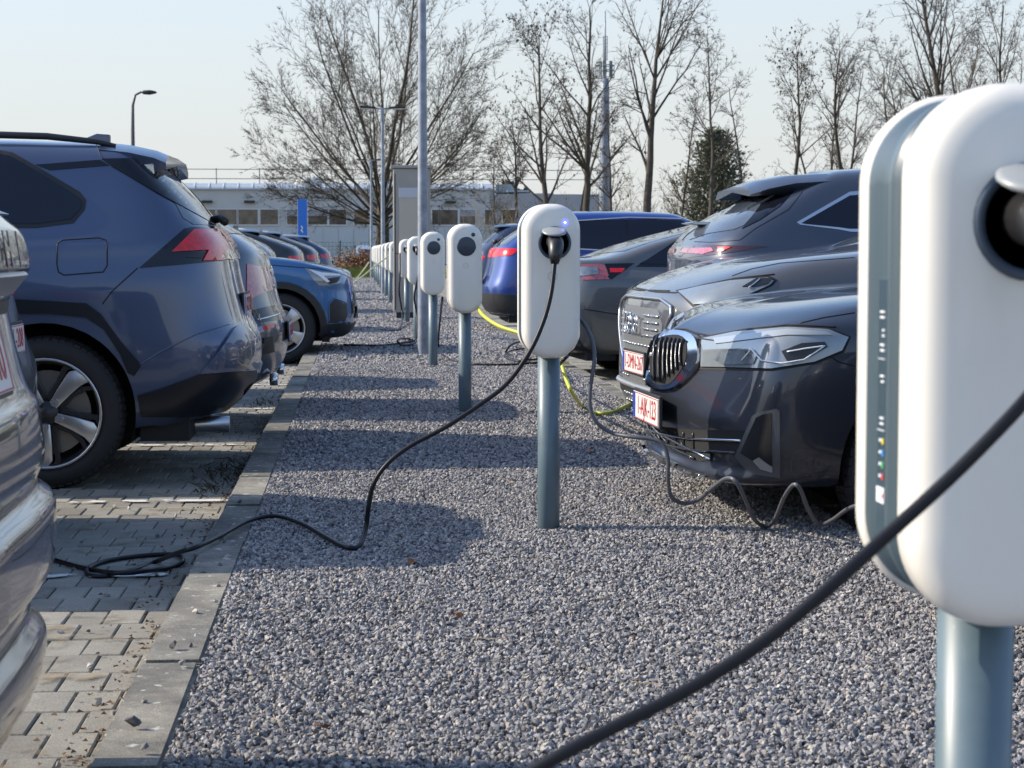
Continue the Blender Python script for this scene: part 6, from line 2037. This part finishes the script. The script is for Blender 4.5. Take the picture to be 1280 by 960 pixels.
# far treeline, low masses
mb = MB()
for k in range(9000):
    px = rb.uniform(600, 1700); z = rb.uniform(190, 230)
    b = base_at(px, z)
    hh = 3.2 + 2.2 * math.sin(px * .021) + 1.2 * math.sin(px * .063 + 1)
    c = Vector((b.x, b.y, rb.uniform(.3, 1) * hh + .4))
    u = Vector((rb.gauss(0, 1), rb.gauss(0, .4), rb.gauss(0, 1))).normalized()
    s2 = u.orthogonal() * rb.uniform(.03, .10)
    mb.add([c - s2, c + s2, c + u * rb.uniform(.5, 1.4)], [(0, 1, 2)])
mesh_obj('far_wood', mb.v, mb.f, mat('far_wood', (.11, .105, .085), .95), None, label='low brownish line of distant wood at the horizon on the right', cat='wood', kind='stuff')

# ================================================================= FAR END OF THE LOT
M_GRASS = mat('rough_grass', (.12, .14, .035), .95, vary=.4, vscale=1.2)
sheet('grass_verge', -60, 60, 84, 120, -.10, M_GRASS, 1, 1, kind='structure')
mb = MB()
for k in range(7000):
    b = P(rb.uniform(420, 520), 314, rb.uniform(84, 105)); h = rb.uniform(.15, .5)
    dx = rb.gauss(0, .08)
    mb.add([(b.x - .015, b.y, -.1), (b.x + .015, b.y, -.1), (b.x + dx, b.y + rb.gauss(0, .05), -.1 + h)], [(0, 1, 2)])
mesh_obj('tall_grass', mb.v, mb.f, mat('tall_grass', (.20, .21, .05), .95, vary=.3, vscale=2), None, label='yellowish tufted grass beyond the end of the charger row', cat='grass', kind='stuff')
# hedge / reddish shrub
mb = MB()
for k in range(2600):
    a = rb.random() ** .5
    c = Vector((P(451, 314, 92).x + rb.gauss(0, .55), P(451, 314, 92).y + rb.gauss(0, .5), abs(rb.gauss(.35, .32))))
    u = Vector((rb.gauss(0, 1), rb.gauss(0, 1), rb.gauss(0, 1))).normalized(); s2 = u.orthogonal() * .035
    mb.add([c - s2, c + s2, c + u * .14], [(0, 1, 2)])
o = mesh_obj('shrub', mb.v, mb.f, mat('shrub_rust', (.20, .11, .06), .9, vary=.4, vscale=2), None, label='rusty brown low shrub at the far end left of the posts', cat='shrub')
# wire fence
f0 = empty('wire_fence', (0, 112, -.1), 'green wire mesh fence across the far end of the parking area', 'fence')
pm = MB().box(-.035, .035, -.035, .035, 0, 1.75)
pmesh = None
for k in range(26):
    x = -26 + 2.5 * k
    if pmesh is None:
        o = pm.build('fence_post', mat('fence_green', (.03, .12, .10), .6), f0); pmesh = o.data
    else:
        o = bpy.data.objects.new('fence_post', pmesh); COL.objects.link(o); o.parent = f0
    o.location = (x, 0, 0)
w = MB()
for k in range(8): w.tube([(-26, 0, .1 + k * .22), (36.5, 0, .1 + k * .22)], .012, 3)
for k in range(300): w.tube([(-26 + k * .208, 0, .1), (-26 + k * .208, 0, 1.65)], .008, 3)
w.build('wire_mesh', mat('fence_green', (.03, .12, .10), .6), f0)
# parked cars far beyond the fence
for (px, z, c, w_, h_, lab) in ((464, 125, (.30, .40, .46), 1.9, 1.5, 'tiny pale-blue car far beyond the end of the row'), (470, 108, (.05, .03, .05), 1.8, 1.35, 'tiny dark car with red lamp beyond the wire fence')):
    b = base_at(px, z)
    rt = empty('parked_car', (b.x, b.y, -.1), lab, 'car', math.pi / 2)
    p_ = mat('far_paint_%d' % px, c, .3, .3, coat=1)
    MB().prism([(-2.1, .25), (-2.15, .75), (-1.9, .95), (-1.5, 1.0), (-1.2, h_ - .1), (-.6, h_), (.4, h_ - .03), (1.1, 1.0), (2.0, .8), (2.15, .5), (2.1, .25)], 'y', -w_ / 2, w_ / 2).build('body', p_, rt, bevel=.08)
    MB().prism([(-1.62, 1.0), (-1.32, h_ - .13), (-1.28, h_ - .14), (-1.58, 1.0)], 'y', -w_ / 2 + .2, w_ / 2 - .2).build('rear_window', M_GLASS, rt)
    for sg in (1, -1):
        MB().box(-2.18, -2.0, min(sg * .6, sg * .85), max(sg * .6, sg * .85), .78, .92).build('taillight', M_RED, rt, bevel=.02)
        for x in (-1.35, 1.35): MB().lathe([(0, -.1), (.32, -.1), (.32, .1), (0, .1)], 18, 'y', (x, sg * (w_ / 2 - .08), .32)).build('wheel', M_TYRE, rt)
# blue sign behind the fence
b = P(472, 314, 118)
sg_ = empty('sign_board', (b.x + .1, b.y, -.1), 'small blue board behind the fence at the far end', 'sign')
MB().box(-.55, .55, -.03, .03, .75, 1.45).build('board', mat('board_blue', (.03, .22, .50), .5), sg_)
MB().box(-.5, -.44, 0, .05, 0, .75).box(.44, .5, 0, .05, 0, .75).build('legs', M_GALV, sg_)
for o in list(bpy.data.objects):
    if o.name.startswith('txt'): bpy.data.objects.remove(o)
